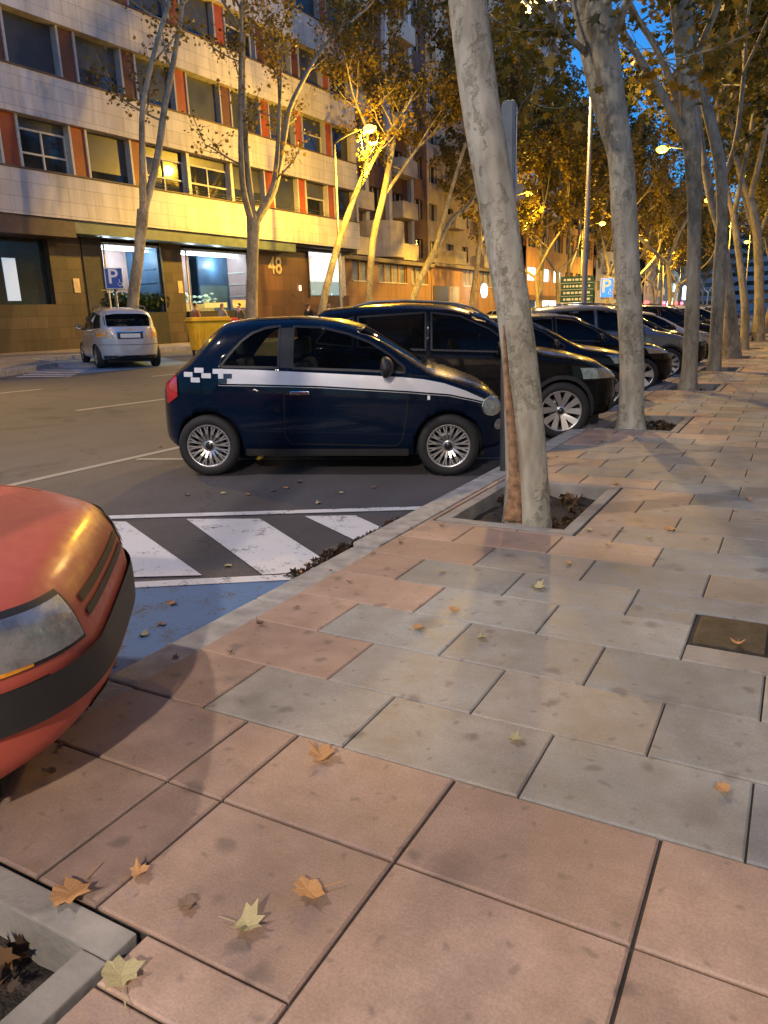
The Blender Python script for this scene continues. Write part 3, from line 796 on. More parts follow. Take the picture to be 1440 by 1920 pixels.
# --- the small dark blue three-door with a white chequered stripe
def fiat_extra(b, root):
    for sg in (-1, 1):
        lo = [(.13, .89), (.5, .885), (1.1, .868), (1.9, .82), (2.3, .785), (2.52, .735), (2.66, .695)]
        up = [(.13, 1.025), (.5, 1.015), (1.1, .985), (1.85, .945), (2.05, .925), (2.25, .885), (2.45, .815), (2.66, .715)]
        o = b.side_patch('white_stripe', lo, up, WHITEV, root, sg, off=.0035, nx=50, nz=4)
        bm = bmesh.new(); b.side_line(bm, [(x, z - .018) for x, z in lo], .004, sg, off=.0035); bm_obj('pinstripe', bm, WHITEV, o)
        # chequers running back from the stripe
        cw, ch = .092, .045
        for row in range(3):
            for c in range(4):
                if (row + c) % 2 == 1: continue
                x1 = .13 - cw * c + .02 * row - .0; x0 = x1 - cw; z0 = .89 + ch * row + .004 * c
                if row == 0 and c == 0: continue
                b.side_patch('white_check', [(x0, z0), (x1 + .001, z0)], [(x0, z0 + ch), (x1 + .001, z0 + ch)], WHITEV, o, sg, off=.0045, nx=4, nz=2)
        for c in range(2):
            x0 = .13 + .0 + c * .05; z0 = .891 + ch * c
            b.side_patch('black_check', [(x0, z0), (x0 + cw * .9, z0)], [(x0, z0 + ch), (x0 + cw * .9, z0 + ch)], BLACKV, o, sg, off=.0065, nx=4, nz=2)
        b.side_patch('pillar_cover', [(.70, 1.035), (.84, 1.03)], [(.715, 1.39), (.82, 1.395)], BLACKP, root, sg, off=.004, nx=6, nz=8)
        b.side_patch('side_indicator', [(2.09, .735), (2.125, .735)], [(2.095, .775), (2.12, .775)], SIGNWHITE, root, sg, off=.006, nx=3, nz=2)
        # rear lamp wrapped round the corner
        b.side_patch('tail_light', [(-.52, .74), (-.42, .68), (-.30, .76)], [(-.45, .93), (-.36, .99), (-.28, .92)], REDLENS, root, sg, off=.012, nx=10, nz=8)
        # round headlamp on the wing and lower lamp
        for nm, cx, cz, rx, rz in (('headlight', 2.73, .655, .10, .085), ('fog_light', 2.80, .47, .05, .045)):
            n = 14; lo_ = [(cx - rx * math.cos(math.pi * i / n), cz - rz * math.sin(math.pi * i / n)) for i in range(n + 1)]; up_ = [(x, 2 * cz - z) for x, z in lo_]
            bz = b.side_patch('headlight_bezel' if nm == 'headlight' else 'lamp_bezel', [((x - cx) * 1.12 + cx, (z - cz) * 1.12 + cz) for x, z in lo_], [((x - cx) * 1.12 + cx, (z - cz) * 1.12 + cz) for x, z in up_], CHROME, root, sg, off=.007, nx=14, nz=8)
            b.side_patch(nm, lo_, up_, HEADL, root, sg, off=.013, nx=14, nz=8)
    b.end_patch('bumper_grille', -.42, .42, .27, .40, BLACKP, root, True, off=.005)
    plate(b, root, .42, True); plate(b, root, .66, False)
    bm = bmesh.new(); tube(bm, [(1.05, -.25, 1.48), (.95, -.25, 1.56), (.78, -.25, 1.70)], [.006, .004, .003], 6); bm_obj('aerial', bm, BLACKP, root)
FIAT = dict(w=1.63, wb=2.30, track=1.44, rw=.295, rr=.205, tw=.19, arch=1.13, wheel=('multi', 16), tum=.33, mroof=4.2, round=22, kr=5.5, kf=4.2,
    T=[(-.57, .44), (-.56, .62), (-.49, .84), (-.38, .97), (-.2, 1.13), (.02, 1.36), (.14, 1.445), (.4, 1.488), (.85, 1.50), (1.25, 1.465), (1.55, 1.385), (1.95, 1.15), (2.16, 1.02), (2.4, .955), (2.65, .86), (2.82, .72), (2.93, .56), (2.97, .44)],
    B=[(-.57, .40), (-.48, .30), (-.3, .22), (2.4, .20), (2.8, .24), (2.97, .38)],
    belt=[(-.57, .82), (-.2, .98), (.1, 1.005), (1.1, .98), (2.0, .93), (2.5, .82), (2.97, .55)],
    windows=[([(.16, 1.045), (.70, 1.035)], [(.16, 1.06), (.24, 1.16), (.34, 1.27), (.44, 1.345), (.56, 1.39), (.70, 1.41)]),
             ([(.83, 1.03), (1.4, 1.01), (1.88, .985)], [(.83, 1.405), (1.1, 1.395), (1.35, 1.335), (1.55, 1.26), (1.75, 1.14), (1.88, 1.03)])],
    windshield=[(2.12, 1.03), (1.50, 1.40), .60, .50], rear_window=[(-.24, 1.10), (.06, 1.38), .50, .42], cabin_x=(.0, 2.0), seats=[1.0, .30], seat_mat=SEATL,
    lines=[[(.745, .40), (.75, .98), (.80, 1.03)], [(1.93, .98), (1.90, .60), (1.86, .35)], [(.745, .40), (.80, .32), (1.80, .30), (1.86, .35)], [(1.93, .96), (2.2, .94), (2.5, .84)]],
    handles=[(.90, .805)], mirror=(1.70, .985), mirror_big=1.25, sill=[(.36, .20, .27), (1.1, .2, .27), (1.92, .2, .27)], extra=[fiat_extra], steer=0)

# --- generic crossover / SUV
def suv_extra(strip=True):
    def f(b, root):
        lens(b, root, 'headlight', .42, .80, lambda y: .70 + .03 * abs(y), lambda y: .80 + .07 * abs(y), HEADL, True)
        b.end_patch('grille', -.40, .40, .58, .78, BLACKP, root, True, off=.006); b.end_patch('lower_grille', -.55, .55, .30, .46, BLACKP, root, True, off=.006)
        lens(b, root, 'tail_light', .45, .84, .86, .98, REDLENS, False); plate(b, root, .44, True); plate(b, root, .70, False)
        for sg in (-1, 1):
            bm = bmesh.new(); x0, x1 = b.P.get('rail', (.1, 1.75)); pts = [(x0 + (x1 - x0) * i / 8, sg * (b.P['w'] / 2 - .27), b.T(x0 + (x1 - x0) * i / 8) + (.03 if 0 < i < 8 else -.02)) for i in range(9)]
            tube(bm, pts, [.014] * 9, 8); bm_obj('roof_rail', bm, b.P.get('rail_mat', STEELG), root)
    return f
SUV = dict(w=1.84, wb=2.64, track=1.60, rw=.345, rr=.245, tw=.225, arch=1.12, wheel=('blade', 5), tum=.36, mroof=4.6, round=16, wheel_arch_trim=True,
    T=[(-.84, .50), (-.83, .78), (-.74, 1.02), (-.62, 1.18), (-.42, 1.46), (-.3, 1.56), (.1, 1.60), (.7, 1.625), (1.3, 1.60), (1.7, 1.50), (2.15, 1.22), (2.38, 1.09), (2.8, 1.02), (3.15, .93), (3.36, .80), (3.44, .62), (3.46, .48)],
    B=[(-.84, .44), (-.7, .32), (-.4, .26), (2.9, .24), (3.3, .28), (3.46, .42)],
    belt=[(-.84, .95), (-.3, 1.08), (1.0, 1.03), (2.2, .98), (2.9, .90), (3.46, .70)],
    windows=[([(-.34, 1.16), (.10, 1.12)], [(-.34, 1.19), (-.18, 1.38), (.10, 1.46)]), ([(.16, 1.115), (.98, 1.08)], [(.16, 1.465), (.98, 1.515)]),
             ([(1.05, 1.08), (2.06, 1.05)], [(1.05, 1.515), (1.4, 1.47), (1.75, 1.32), (2.06, 1.10)])],
    windshield=[(2.30, 1.12), (1.60, 1.53), .70, .58], rear_window=[(-.66, 1.14), (-.40, 1.47), .58, .50], cabin_x=(-.25, 2.15), seats=[1.05, .12],
    lines=[[(1.0, .38), (1.01, 1.08)], [(2.08, 1.04), (2.06, .55), (2.0, .38)], [(.20, 1.12), (.22, .75), (.36, .42)], [(.36, .40), (2.0, .36)]],
    handles=[(1.14, .90), (.42, .92)], handle_mat=BLACKP, mirror=(1.85, 1.05), sill=[(.38, .24, .34), (1.2, .23, .33), (2.2, .24, .34)], extra=[suv_extra()], glass=TINTGLASS)
HATCH = dict(SUV, w=1.78, wb=2.62, track=1.54, rw=.32, rr=.225, tw=.21, wheel=('five', 5), wheel_arch_trim=False, rail=(.2, .3),
    T=[(-.78, .46), (-.77, .70), (-.70, .92), (-.5, 1.10), (-.22, 1.36), (.0, 1.42), (.5, 1.46), (1.0, 1.46), (1.4, 1.41), (1.9, 1.18), (2.25, 1.0), (2.6, .95), (3.0, .87), (3.25, .74), (3.37, .58), (3.39, .44)],
    B=[(-.78, .38), (-.6, .26), (-.3, .20), (2.9, .19), (3.2, .22), (3.39, .38)],
    belt=[(-.78, .84), (-.3, .97), (1.0, .93), (2.2, .88), (2.9, .80), (3.39, .6)],
    windows=[([(.0, 1.02), (.92, .98)], [(.0, 1.05), (.14, 1.24), (.4, 1.34), (.92, 1.375)]), ([(.99, .98), (1.95, .95)], [(.99, 1.375), (1.3, 1.345), (1.65, 1.19), (1.95, 1.0)])],
    windshield=[(2.16, 1.02), (1.45, 1.38), .66, .55], rear_window=[(-.52, 1.08), (-.16, 1.37), .56, .48], cabin_x=(-.05, 2.05), seats=[1.0, .2],
    lines=[[(.95, .34), (.955, .98)], [(2.0, .94), (1.98, .5), (1.9, .32)], [(.25, 1.0), (.26, .68), (.36, .36)], [(.36, .34), (1.9, .31)]],
    handles=[(1.08, .81), (.42, .83)], mirror=(1.78, .96), sill=None)

PALELENS = mat('pale_amber_lens', (.62, .42, .25), .2, .2, var=.35, scale=14, bmp=.2, coat=.8)
# --- silver compact minivan seen from behind
def van_extra(b, root):
    for sg in (-1, 1):
        o = b.end_patch('tail_light', sg * .58, sg * .825, lambda y: .80 + .10 * (abs(y) - .58), lambda y: 1.08 - .05 * (abs(y) - .58), PALELENS, root, False, off=.008)
        b.end_patch('tail_light_amber', sg * .60, sg * .80, .88, .95, AMBER, o, False, off=.014, ny=6, nz=3)
        b.side_patch('side_lamp', [(-.70, .80), (-.5, .86)], [(-.66, 1.08), (-.5, 1.04)], PALELENS, root, sg, off=.008, nx=6, nz=6)
        bm = bmesh.new(); pts = [(.0 + .17 * i, sg * .60, b.T(.17 * i) + (.035 if 0 < i < 9 else -.01)) for i in range(10)]
        tube(bm, pts, [.016] * 10, 8); bm_obj('roof_rail', bm, STEELG, root)
    o = b.end_patch('plate_recess', -.34, .34, .80, .98, BLACKP, root, False, off=.003, ny=8, nz=4)
    p = b.end_patch('number_plate', -.26, .26, .83, .94, PLATE, o, False, off=.012, ny=6, nz=2)
    b.end_patch('plate_bar', -.36, .36, .975, 1.0, CHROME, root, False, off=.012, ny=8, nz=2)
    bm = bmesh.new()
    for y0 in (-.74, .74): pass
    b.end_patch('bumper_seam', -.78, .78, .64, .652, ARCH, root, False, off=.006, ny=20, nz=1)
    b.end_patch('bumper_valance', -.70, .70, .26, .36, BLACKP, root, False, off=.006, ny=20, nz=3)
    lens(b, root, 'headlight', .45, .78, .66, .82, HEADL, True)
    b.end_patch('grille', -.40, .40, .58, .72, BLACKP, root, True, off=.006); plate(b, root, .40, True)
MINIVAN = dict(w=1.77, wb=2.75, track=1.53, rw=.315, rr=.215, tw=.21, arch=1.12, wheel=('five', 7), tum=.26, mroof=4.6, round=16, kr=6,
    T=[(-.72, .44), (-.71, .72), (-.67, 1.0), (-.60, 1.15), (-.46, 1.45), (-.36, 1.56), (0, 1.61), (.8, 1.64), (1.4, 1.60), (1.8, 1.48), (2.3, 1.17), (2.6, 1.03), (3.0, .95), (3.3, .82), (3.45, .62), (3.48, .46)],
    B=[(-.72, .36), (-.55, .28), (-.3, .22), (3.0, .20), (3.3, .24), (3.48, .4)],
    belt=[(-.72, .92), (-.3, 1.02), (1.0, .99), (2.2, .93), (3.0, .84), (3.48, .64)],
    windows=[([(-.34, 1.10), (.18, 1.07)], [(-.34, 1.14), (-.2, 1.40), (.18, 1.46)]), ([(.25, 1.07), (1.0, 1.04)], [(.25, 1.465), (1.0, 1.50)]), ([(1.07, 1.04), (2.15, .99)], [(1.07, 1.50), (1.45, 1.46), (1.8, 1.33), (2.15, 1.06)])],
    windshield=[(2.42, 1.09), (1.72, 1.50), .70, .56], rear_window=[(-.62, 1.13), (-.44, 1.46), .62, .56], cabin_x=(-.3, 2.2), seats=[1.15, .2],
    lines=[[(1.03, .38), (1.035, 1.04)], [(2.18, .98), (2.16, .5), (2.05, .35)], [(.22, 1.06), (.26, .72), (.38, .38)]],
    handles=[(1.16, .88), (.36, .90)], mirror=(1.95, 1.02), extra=[van_extra])

# --- faded red hatchback, nose to the kerb at the left edge
def red_extra(b, root):
    P = b.P
    # black rubbing strip round the bumper, grille slots, lamps
    b.end_patch('bumper_strip', -.815, .815, .455, .58, BLACKP, root, True, off=.016, ny=60, nz=5)
    for sg in (-1, 1):
        b.side_patch('bumper_side_strip', [(2.55, .455), (3.02, .455)], [(2.55, .58), (3.02, .58)], BLACKP, root, sg, off=.015, nx=12, nz=4)
        o = b.end_patch('headlight_seal', sg * .435, sg * .775, lambda y: .605 + .03 * (abs(y) - .3), lambda y: .762 + .05 * (abs(y) - .3), BLACKP, root, True, off=.003, ny=20)
        o = b.end_patch('headlight', sg * .45, sg * .76, lambda y: .62 + .03 * (abs(y) - .3), lambda y: .748 + .05 * (abs(y) - .3), HEADL, root, True, off=.009, ny=20)
        b.side_patch('wing_indicator', [(2.82, .62), (2.99, .62)], [(2.82, .74), (2.99, .74)], AMBER, root, sg, off=.012, nx=8, nz=4)
    for z in (.645, .692): b.end_patch('grille_slot', -.36, .36, z, z + .026, BLACKP, root, True, off=.006, ny=16, nz=2)
    b.end_patch('lower_slot', -.45, .45, .365, .40, BLACKP, root, True, off=.006, ny=20, nz=2)
    plate(b, root, .462, True, -.26, .26, .11)
    for sg in (-1, 1): 
        bm = bmesh.new(); pts = [(2.05 + i * .09, sg * (.66 - .012 * i)) for i in range(9)]
        prev = None
        for x, y in pts:
            z = b.top(x, y) + .002; cur = (bm.verts.new((x, y - .004, z)), bm.verts.new((x, y + .004, z)))
            if prev: bm.faces.new((prev[0], cur[0], cur[1], prev[1]))
            prev = cur
        finish_normals(bm); bm_obj('bonnet_seam', bm, ARCH, root)
REDCAR = dict(HATCH, w=1.70, wb=2.45, track=1.44, rw=.29, rr=.18, tw=.185, wheel=('cover', 9), round=8, kf=6.0, ke=3.4,
    T=[(-.62, .44), (-.61, .7), (-.5, .95), (-.3, 1.12), (-.05, 1.32), (.1, 1.38), (.6, 1.41), (1.1, 1.39), (1.4, 1.32), (1.75, 1.10), (1.95, .98), (2.3, .925), (2.7, .89), (2.98, .835), (3.06, .765), (3.11, .62), (3.13, .46)],
    B=[(-.62, .36), (-.45, .26), (-.2, .2), (2.7, .24), (3.0, .34), (3.13, .41)],
    belt=[(-.62, .80), (-.3, .93), (1.0, .90), (2.0, .86), (2.7, .78), (3.0, .70), (3.13, .53)],
    windows=[([(.0, .98), (.85, .95)], [(.0, 1.0), (.2, 1.22), (.85, 1.31)]), ([(.92, .95), (1.72, .93)], [(.92, 1.31), (1.2, 1.28), (1.5, 1.12), (1.72, .97)])],
    windshield=[(1.90, 1.0), (1.34, 1.31), .60, .52], rear_window=[(-.38, 1.06), (.02, 1.32), .52, .46], cabin_x=(-.0, 1.8), seats=[.95, .2], extra=[red_extra],
    lines=[[(.88, .34), (.89, .95)], [(1.76, .92), (1.74, .5), (1.68, .32)]], handles=[(1.0, .80)], mirror=(1.58, .93))

def build_cars():
    navy = mat_carpaint('dark_blue_paint', (.0018, .007, .021), .0, .3); black = mat_carpaint('black_paint', (.004, .004, .005), 0, .3)
    dblue = mat_carpaint('midnight_blue_paint', (.003, .005, .014), .0)
    for m_ in (navy, black, dblue): m_.node_tree.nodes['Principled BSDF'].inputs['Specular IOR Level'].default_value = .05; m_.node_tree.nodes['Principled BSDF'].inputs['Coat Weight'].default_value = .7; m_.node_tree.nodes['Principled BSDF'].inputs['Coat IOR'].default_value = 1.3
    silver = mat_carpaint('silver_paint', (.46, .46, .48), .4, .35)
    grey = mat_carpaint('mid_grey_paint', (.13, .14, .155), .4); red = mat_carpaint('faded_red_paint', (.44, .085, .055), 0, .5, .22); red.node_tree.nodes['Principled BSDF'].inputs['Coat Roughness'].default_value = .22; whitep = mat_carpaint('white_paint', (.6, .6, .6))
    green = mat_carpaint('dark_green_paint', (.01, .05, .03), .2)
    H = R(27.1); f = Vector((math.cos(H), math.sin(H), 0)); r = Vector((math.sin(H), -math.cos(H), 0))
    def by_front(o, P, fx, fy, h=H):
        """put the outside of the right front wheel at (fx, fy)"""
        f_ = Vector((math.cos(h), math.sin(h), 0)); r_ = Vector((math.sin(h), -math.cos(h), 0))
        p = Vector((fx, fy, 0)) - r_ * (P['track'] / 2 + .07) - f_ * P['wb']; place_car(o, p.x, p.y, h)
    c = make_car('parked_car', FIAT, navy); by_front(c, FIAT, -2.87, 6.47)
    tag(c, 'small dark blue three-door car with a white stripe ending in chequers', 'car', 'cars parked nose to the kerb')
    s = make_car('parked_car', SUV, black); by_front(s, SUV, -2.51, 9.05)
    tag(s, 'black crossover with large two-tone wheels just behind the small striped car', 'car', 'cars parked nose to the kerb')
    h = make_car('parked_car', HATCH, dblue); by_front(h, HATCH, -2.62, 11.95)
    h_labels = []
    tag(h, 'midnight blue hatchback between the black crossover and the second big tree', 'car', 'cars parked nose to the kerb')
    def variant(src, P, paint, fy, label, fx=-2.6, hh=H):
        o = copy_tree(src)
        for ch in kids(o):
            if ch.name.startswith('body'):
                ch.data = ch.data.copy(); ch.data.materials[0] = paint
        by_front(o, P, fx, fy, hh); tag(o, label, 'car', 'cars parked nose to the kerb'); return o
    variant(h, HATCH, black, 14.85, 'black hatchback mostly hidden behind the second big tree')
    variant(s, SUV, grey, 17.75, 'mid grey crossover with dark five-spoke wheels left of the third tree', -2.56)
    variant(h, HATCH, black, 20.7, 'black car right behind the grey crossover')
    variant(h, HATCH, silver, 23.5, 'silver hatchback seen between the third and fourth trees')
    variant(s, SUV, dblue, 26.4, 'dark crossover behind the silver hatchback')
    variant(h, HATCH, green, 29.2, 'dark green car glimpsed between the far trunks')
    variant(h, HATCH, black, 32.0, 'black car glimpsed behind the dark green one')
    for i, y in enumerate((34.8, 37.6, 40.4, 43.2, 46.0)):
        variant(h if i % 2 else s, HATCH if i % 2 else SUV, (whitep, black, silver, dblue, grey)[i], y, ('white crossover', 'black hatchback', 'silver crossover', 'midnight blue hatchback', 'grey crossover')[i] + ' far down the row of angle-parked cars')
    m = make_car('parked_car', MINIVAN, silver)
    h2 = math.atan2(.54, -.84); f2 = Vector((math.cos(h2), math.sin(h2)))
    place_car(m, -16.70, 15.44, h2); tag(m, 'silver minivan seen from behind, parked across the street below the parking sign', 'car')
    rc = make_car('parked_car', REDCAR, red)
    hh = R(40); nose = Vector((-2.15, 1.71)); f3 = Vector((math.cos(hh), math.sin(hh))); p = nose - f3 * 3.05
    place_car(rc, p.x, p.y, hh); tag(rc, 'faded red car with black bumper strip, nose at the kerb at the left edge', 'car')
    # dark traffic / parked cars on the far side, glimpsed under the trees
    for i, (x, y, pt, lb) in enumerate(((-17.2, 49.0, whitep, 'white hatchback parked on the far side beyond the parking sign'), (-17.2, 55, black, 'black hatchback parked on the far side next to the white one'), (-17.2, 61, silver, 'silver hatchback parked across the street near the shops'))):
        o = copy_tree(h)
        for ch in kids(o):
            if ch.name.startswith('body'): ch.data = ch.data.copy(); ch.data.materials[0] = pt
        place_car(o, x, y, h2); tag(o, lb, 'car', 'cars parked across the street')
build_cars()
# ------------------------------------------------------------------ buildings
def aim_area(name, loc, size, power, col, direction, parent=None, sy=None):
    l = bpy.data.lights.new(name, 'AREA'); l.energy = power; l.color = col; l.shape = 'RECTANGLE'; l.size = size; l.size_y = sy or size
    o = bpy.data.objects.new(name, l); COL.objects.link(o); o.location = loc
    o.rotation_euler = Vector(direction).to_track_quat('-Z', 'Y').to_euler(); o.parent = parent; return o

def build_corner_block():
    """long modern block with pale tiled bands on the left"""
    root = empty('apartment_building', (-25, 18, .6), label='modern block with pale tiled bands and rust-red panels between its windows, number 48', cat='building')
    root.rotation_euler = (.0115, 0, 0)
    band = mat_courses('pale_tile_cladding', (.62, .57, .53), (.40, .36, .33), 1.6, .5, var=.07, rough=.55, mortar=.012)
    rust = mat('rust_red_panel', (.32, .060, .014), .55, var=.18, scale=2, bmp=.05)
    cream = mat('cream_frame', (.55, .50, .42), .5, var=.1); beam = mat('grey_green_beam', (.10, .13, .11), .5, var=.25, scale=2)
    blinds = [mat('grey_roller_blind' + q, c_, .38, var=.3, scale=1.2, bmp=.05) for q, c_ in (('', (.05, .053, .06)), ('_dark', (.032, .036, .045)), ('_pale', (.085, .08, .075)))]; blind = mat('grey_roller_blind', (.06, .06, .065), .38, var=.3, scale=1.2, bmp=.05); glass = mat('dark_window_glass', (.018, .02, .024), .06, var=.5, scale=.8, bmp=.0, spec=.8)
    brown = mat_courses('brown_marble', (.13, .065, .032), (.05, .03, .02), 1.2, .8, var=.3, rough=.3, mortar=.006)
    stone = mat_courses('recess_shade_stone', (.022, .02, .017), (.009, .008, .007), .9, .45, var=.3, rough=.6)  # shade of the overhung recess darkened into the stone colour
    soff = mat('dark_soffit', (.03, .028, .028), .7)
    Y0, Y1 = -14.0, 25.1        # local: root at Y=18 -> 4 .. 43.1
    Z = -.6
    def L(name, x0, x1, y0, y1, z0, z1, m, parent=root, bev=0): return boxo(name, x0, x1, y0, y1, z0 + Z, z1 + Z, m, parent, bev)
    bands = [(5.50, 7.05), (8.90, 10.40), (12.25, 13.80), (15.65, 17.2), (19.05, 20.9)]
    L('core_wall', -14, -.62, Y0, Y1 - .01, 5.2, 20.6, soff)
    for i, (a, c) in enumerate(bands):
        L('tiled_band', -14, 0, Y0, Y1, a, c, band)
        L('band_coping', -.3, .05, Y0 + .01, Y1 - .01, c + .002, c + .06, mat('dark_coping', (.10, .06, .045), .6))
    rnd = random.Random(3)
    for ri in range(4):
        z0, z1 = bands[ri][1] + .07, bands[ri + 1][0]
        cs = [-14 + .0 + 3.04 * i for i in range(14)]
        ph = 1.15 + 18 - 18
        centres = [1.15 + 3.02 * i for i in range(-5, 8)]
        L('end_pier', -.60, -.03, Y1 - .22, Y1 - .002, z0 - .06, z1, band)
        nopanel = {2: (3, 4), }
        prev = Y0
        for i, cy_ in enumerate(centres):
            small = ri == 0 and i in (8, 9)
            hw = .33 if not small else .0
            a, c = cy_ - hw - .10, cy_ + hw + .10
            # panel between two pale jambs
            if not small:
                p = L('wall_panel', -.34, -.26, cy_ - hw + .002, cy_ + hw - .002, z0, z1 - .002, rust if ri < 1 or rnd.random() < .55 else mat('brown_panel', (.10, .035, .022), .6, var=.2, scale=2))
            fr = cream if ri == 0 else mat('skylit_grey_frame', (.33, .32, .33), .5, var=.1)  # upper frames carry the lilac-grey of sky light in their colour
            for yy in ((cy_ - hw - .10, cy_ - hw), (cy_ + hw, cy_ + hw + .10)):
                L('jamb', -.5, -.20, yy[0], yy[1], z0, z1 - .002, fr)
            # window to the left of this panel
            w0, w1 = prev, a
            if w1 - w0 > .6:
                o = L('window', -.60, -.50, w0 + .002, w1 - .002, z0, z1 - .002, glass)
                fx = (-.50, -.44)
                n = 1 if rnd.random() < .4 else 2
                closed = (rnd.random() < (.62 if ri == 0 else .8)) and not (ri == 0 and i in (8, 9))
                wm = w0 + (w1 - w0) * (.5 if n == 2 else 1)
                bh = z1 - (z1 - z0) * (rnd.choice((1.0, 1.0, .8, .62)) if closed else (.22 if ri == 0 and i in (8, 9) else rnd.choice((.2, .45, .3))))
                L('roller_blind', -.495, -.47, w0 + .03, w1 - .03, bh + .01, z1 - .01, blinds[rnd.choice((0, 0, 0, 1, 1, 2))], o)
                if not closed:
                    for s in range(n + 1 + (1 if i == 8 and ri == 0 else 0)):
                        y = w0 + .04 + (w1 - w0 - .08) * s / max(1, n)
                        if y > w1: break
                        L('window_frame', fx[0], fx[1], y - .035, y + .035, z0 + .01, bh, cream, o)
                    L('window_frame', fx[0] - .001, fx[1] - .002, w0 + .04, w1 - .04, z0 + .01, z0 + .09, cream, o)
                    L('window_frame', fx[0] - .001, fx[1] - .002, w0 + .04, w1 - .04, bh - .07, bh, cream, o)
                    if n == 2: L('window_frame', fx[0] - .001, fx[1] - .002, w0 + .04, w1 - .04, z0 + .55, z0 + .62, cream, o)
            prev = c
        o = L('window', -.60, -.50, prev + .002, Y1 - .24, z0, z1 - .002, glass)
    # balcony rail in front of the first floor windows
    bm = bmesh.new()
    for z in (7.22, 7.34): tube(bm, [(-.06, 7.5, z + Z), (-.06, Y1 - .3, z + Z)], [.012] * 2, 6)
    for k in range(18): tube(bm, [(-.06, 7.5 + k * 1.02, 7.1 + Z), (-.06, 7.5 + k * 1.02, 7.34 + Z)], [.01] * 2, 6)
    bm_obj('window_rail', bm, DARKSTEEL, root)
    # beam under the lowest band and ground floor
    L('soffit', -14, -.25, Y0, Y1, 5.36, 5.499, soff)
    L('beam', -1.9, -.12, 3.4, 18.2, 5.02, 5.495, beam); L('fascia_box', -1.6, -.10, Y0, 3.38, 4.85, 5.49, mat('plum_fascia', (.06, .035, .04), .5))
    L('back_wall', -14, -5.2, Y0, Y1, -.1, 5.35, soff)
    for a, c in ((2.85, 4.4), (8.8, 10.2)):
        o = L('pillar', -2.4, -1.15, a, c, -.1, 5.015, stone); 
        L('plaque', -1.15, -1.12, a + .95, a + 1.25, 2.85, 3.4, mat('pale_plaque', (.62, .45, .25), .5), o)
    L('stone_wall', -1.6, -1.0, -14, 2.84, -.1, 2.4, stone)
    L('dark_glazing', -1.5, -1.44, -14, 2.84, 2.41, 4.84, mat('smoked_glazing', (.01, .02, .024), .1, spec=.7))
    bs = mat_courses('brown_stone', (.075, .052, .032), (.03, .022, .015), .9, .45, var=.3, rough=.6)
    for o_ in kids(root):
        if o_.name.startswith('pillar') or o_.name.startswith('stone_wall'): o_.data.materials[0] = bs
    litc = emis('lit_column', (.62, .72, .85), .22)
    L('lit_doorway', -1.43, -1.40, .95, 1.5, 2.55, 4.1, litc)
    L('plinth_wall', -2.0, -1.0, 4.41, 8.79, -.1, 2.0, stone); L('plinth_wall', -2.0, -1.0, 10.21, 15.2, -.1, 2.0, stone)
    # two lit rooms behind plate glass, each with its own fittings
    pinkw = mat('pink_panel_wall', (.42, .27, .23), .6, var=.2, scale=1.0); bluew = mat('blue_panel_wall', (.045, .10, .17), .5, var=.3, scale=1.2)
    def room(y0, y1, fit):
        o = L('shop_window', -1.10, -1.07, y0, y1, 2.02, 4.75, SHOPGLASS)
        L('room_floor', -5.0, -1.12, y0, y1, 1.9, 2.0, bluew, o); L('room_ceiling', -5.0, -1.12, y0, y1, 4.8, 4.9, mat('white_ceiling', (.5, .5, .5), .8), o)
        for a, c, m_, xx in fit: L('room_wall', xx - .1, xx, y0 + a, y0 + c, 2.02, 4.79, m_, o)
        L('room_wall', -5.0, -1.12, y1 - .12, y1 - .01, 2.02, 4.79, fit[-1][2] if y0 < 9 else pinkw, o); L('room_wall', -5.0, -2.6, y1 - .2, y1 - .13, 2.02, 4.79, bluew if y0 < 9 else bluew, o)
        for zz in (2.7, 3.3, 3.9): L('wall_ledge', -2.6, -1.3, y1 - .16, y1 - .121, zz, zz + .05, bluew if y0 < 9 else cream, o)
        L('ceiling_tube', -1.7, -1.62, y0 + .1, y1 - .1, 4.66, 4.72, emis('cool_tube_' + str(round(y0)), (.6, .85, 1.0), 8.0), o)
        L('window_frame', -1.06, -1.0, y0 - .06, y0, 2.0, 4.85, cream, o); L('window_frame', -1.06, -1.0, y1, y1 + .06, 2.0, 4.85, DARKSTEEL, o)
        for q in (.3, .72):
            l = bpy.data.lights.new('room_lamp', 'POINT'); l.energy = 32; l.color = (.72, .88, 1.0); l.shadow_soft_size = .12
            lo = bpy.data.objects.new('room_lamp', l); COL.objects.link(lo); lo.parent = o; lo.location = (-2.0, y0 + (y1 - y0) * q, 4.35 + Z)
        return o
    L('entrance_panel', -1.6, -1.1, 4.41, 5.43, 2.001, 5.3, soff)
    r1 = room(5.5, 8.7, [(0, 1.4, bluew, -3.5), (1.4, 3.0, pinkw, -3.0), (3.0, 3.2, bluew, -2.4)])
    r2 = room(10.4, 15.1, [(0, 2.3, pinkw, -3.0), (2.3, 4.7, bluew, -2.4)])
    for rr_, y0, n in ((r1, 6.1, 3), (r2, 10.7, 5)):
        bm = bmesh.new(); rn = random.Random(n)
        for k in range(n * 9):
            p = Vector((-1.9 + rn.uniform(-.3, .3), y0 + rn.uniform(0, n * .45), 2.5 + rn.uniform(-.25, .35))); r_ = bmesh.ops.create_icosphere(bm, subdivisions=1, radius=rn.uniform(.05, .13))
            for v in r_['verts']: v.co = Vector((v.co.x, v.co.y * 1.6, v.co.z * .7)) + p + Vector((0, 0, Z))
        bm_obj('flower_display', bm, mat('pale_blue_display', (.45, .68, .75), .4, var=.4, scale=6), rr_)
    L('display_shelf', -2.4, -1.5, 10.5, 12.6, 2.0, 2.35, mat('pale_shelf', (.5, .5, .45), .5), r2)
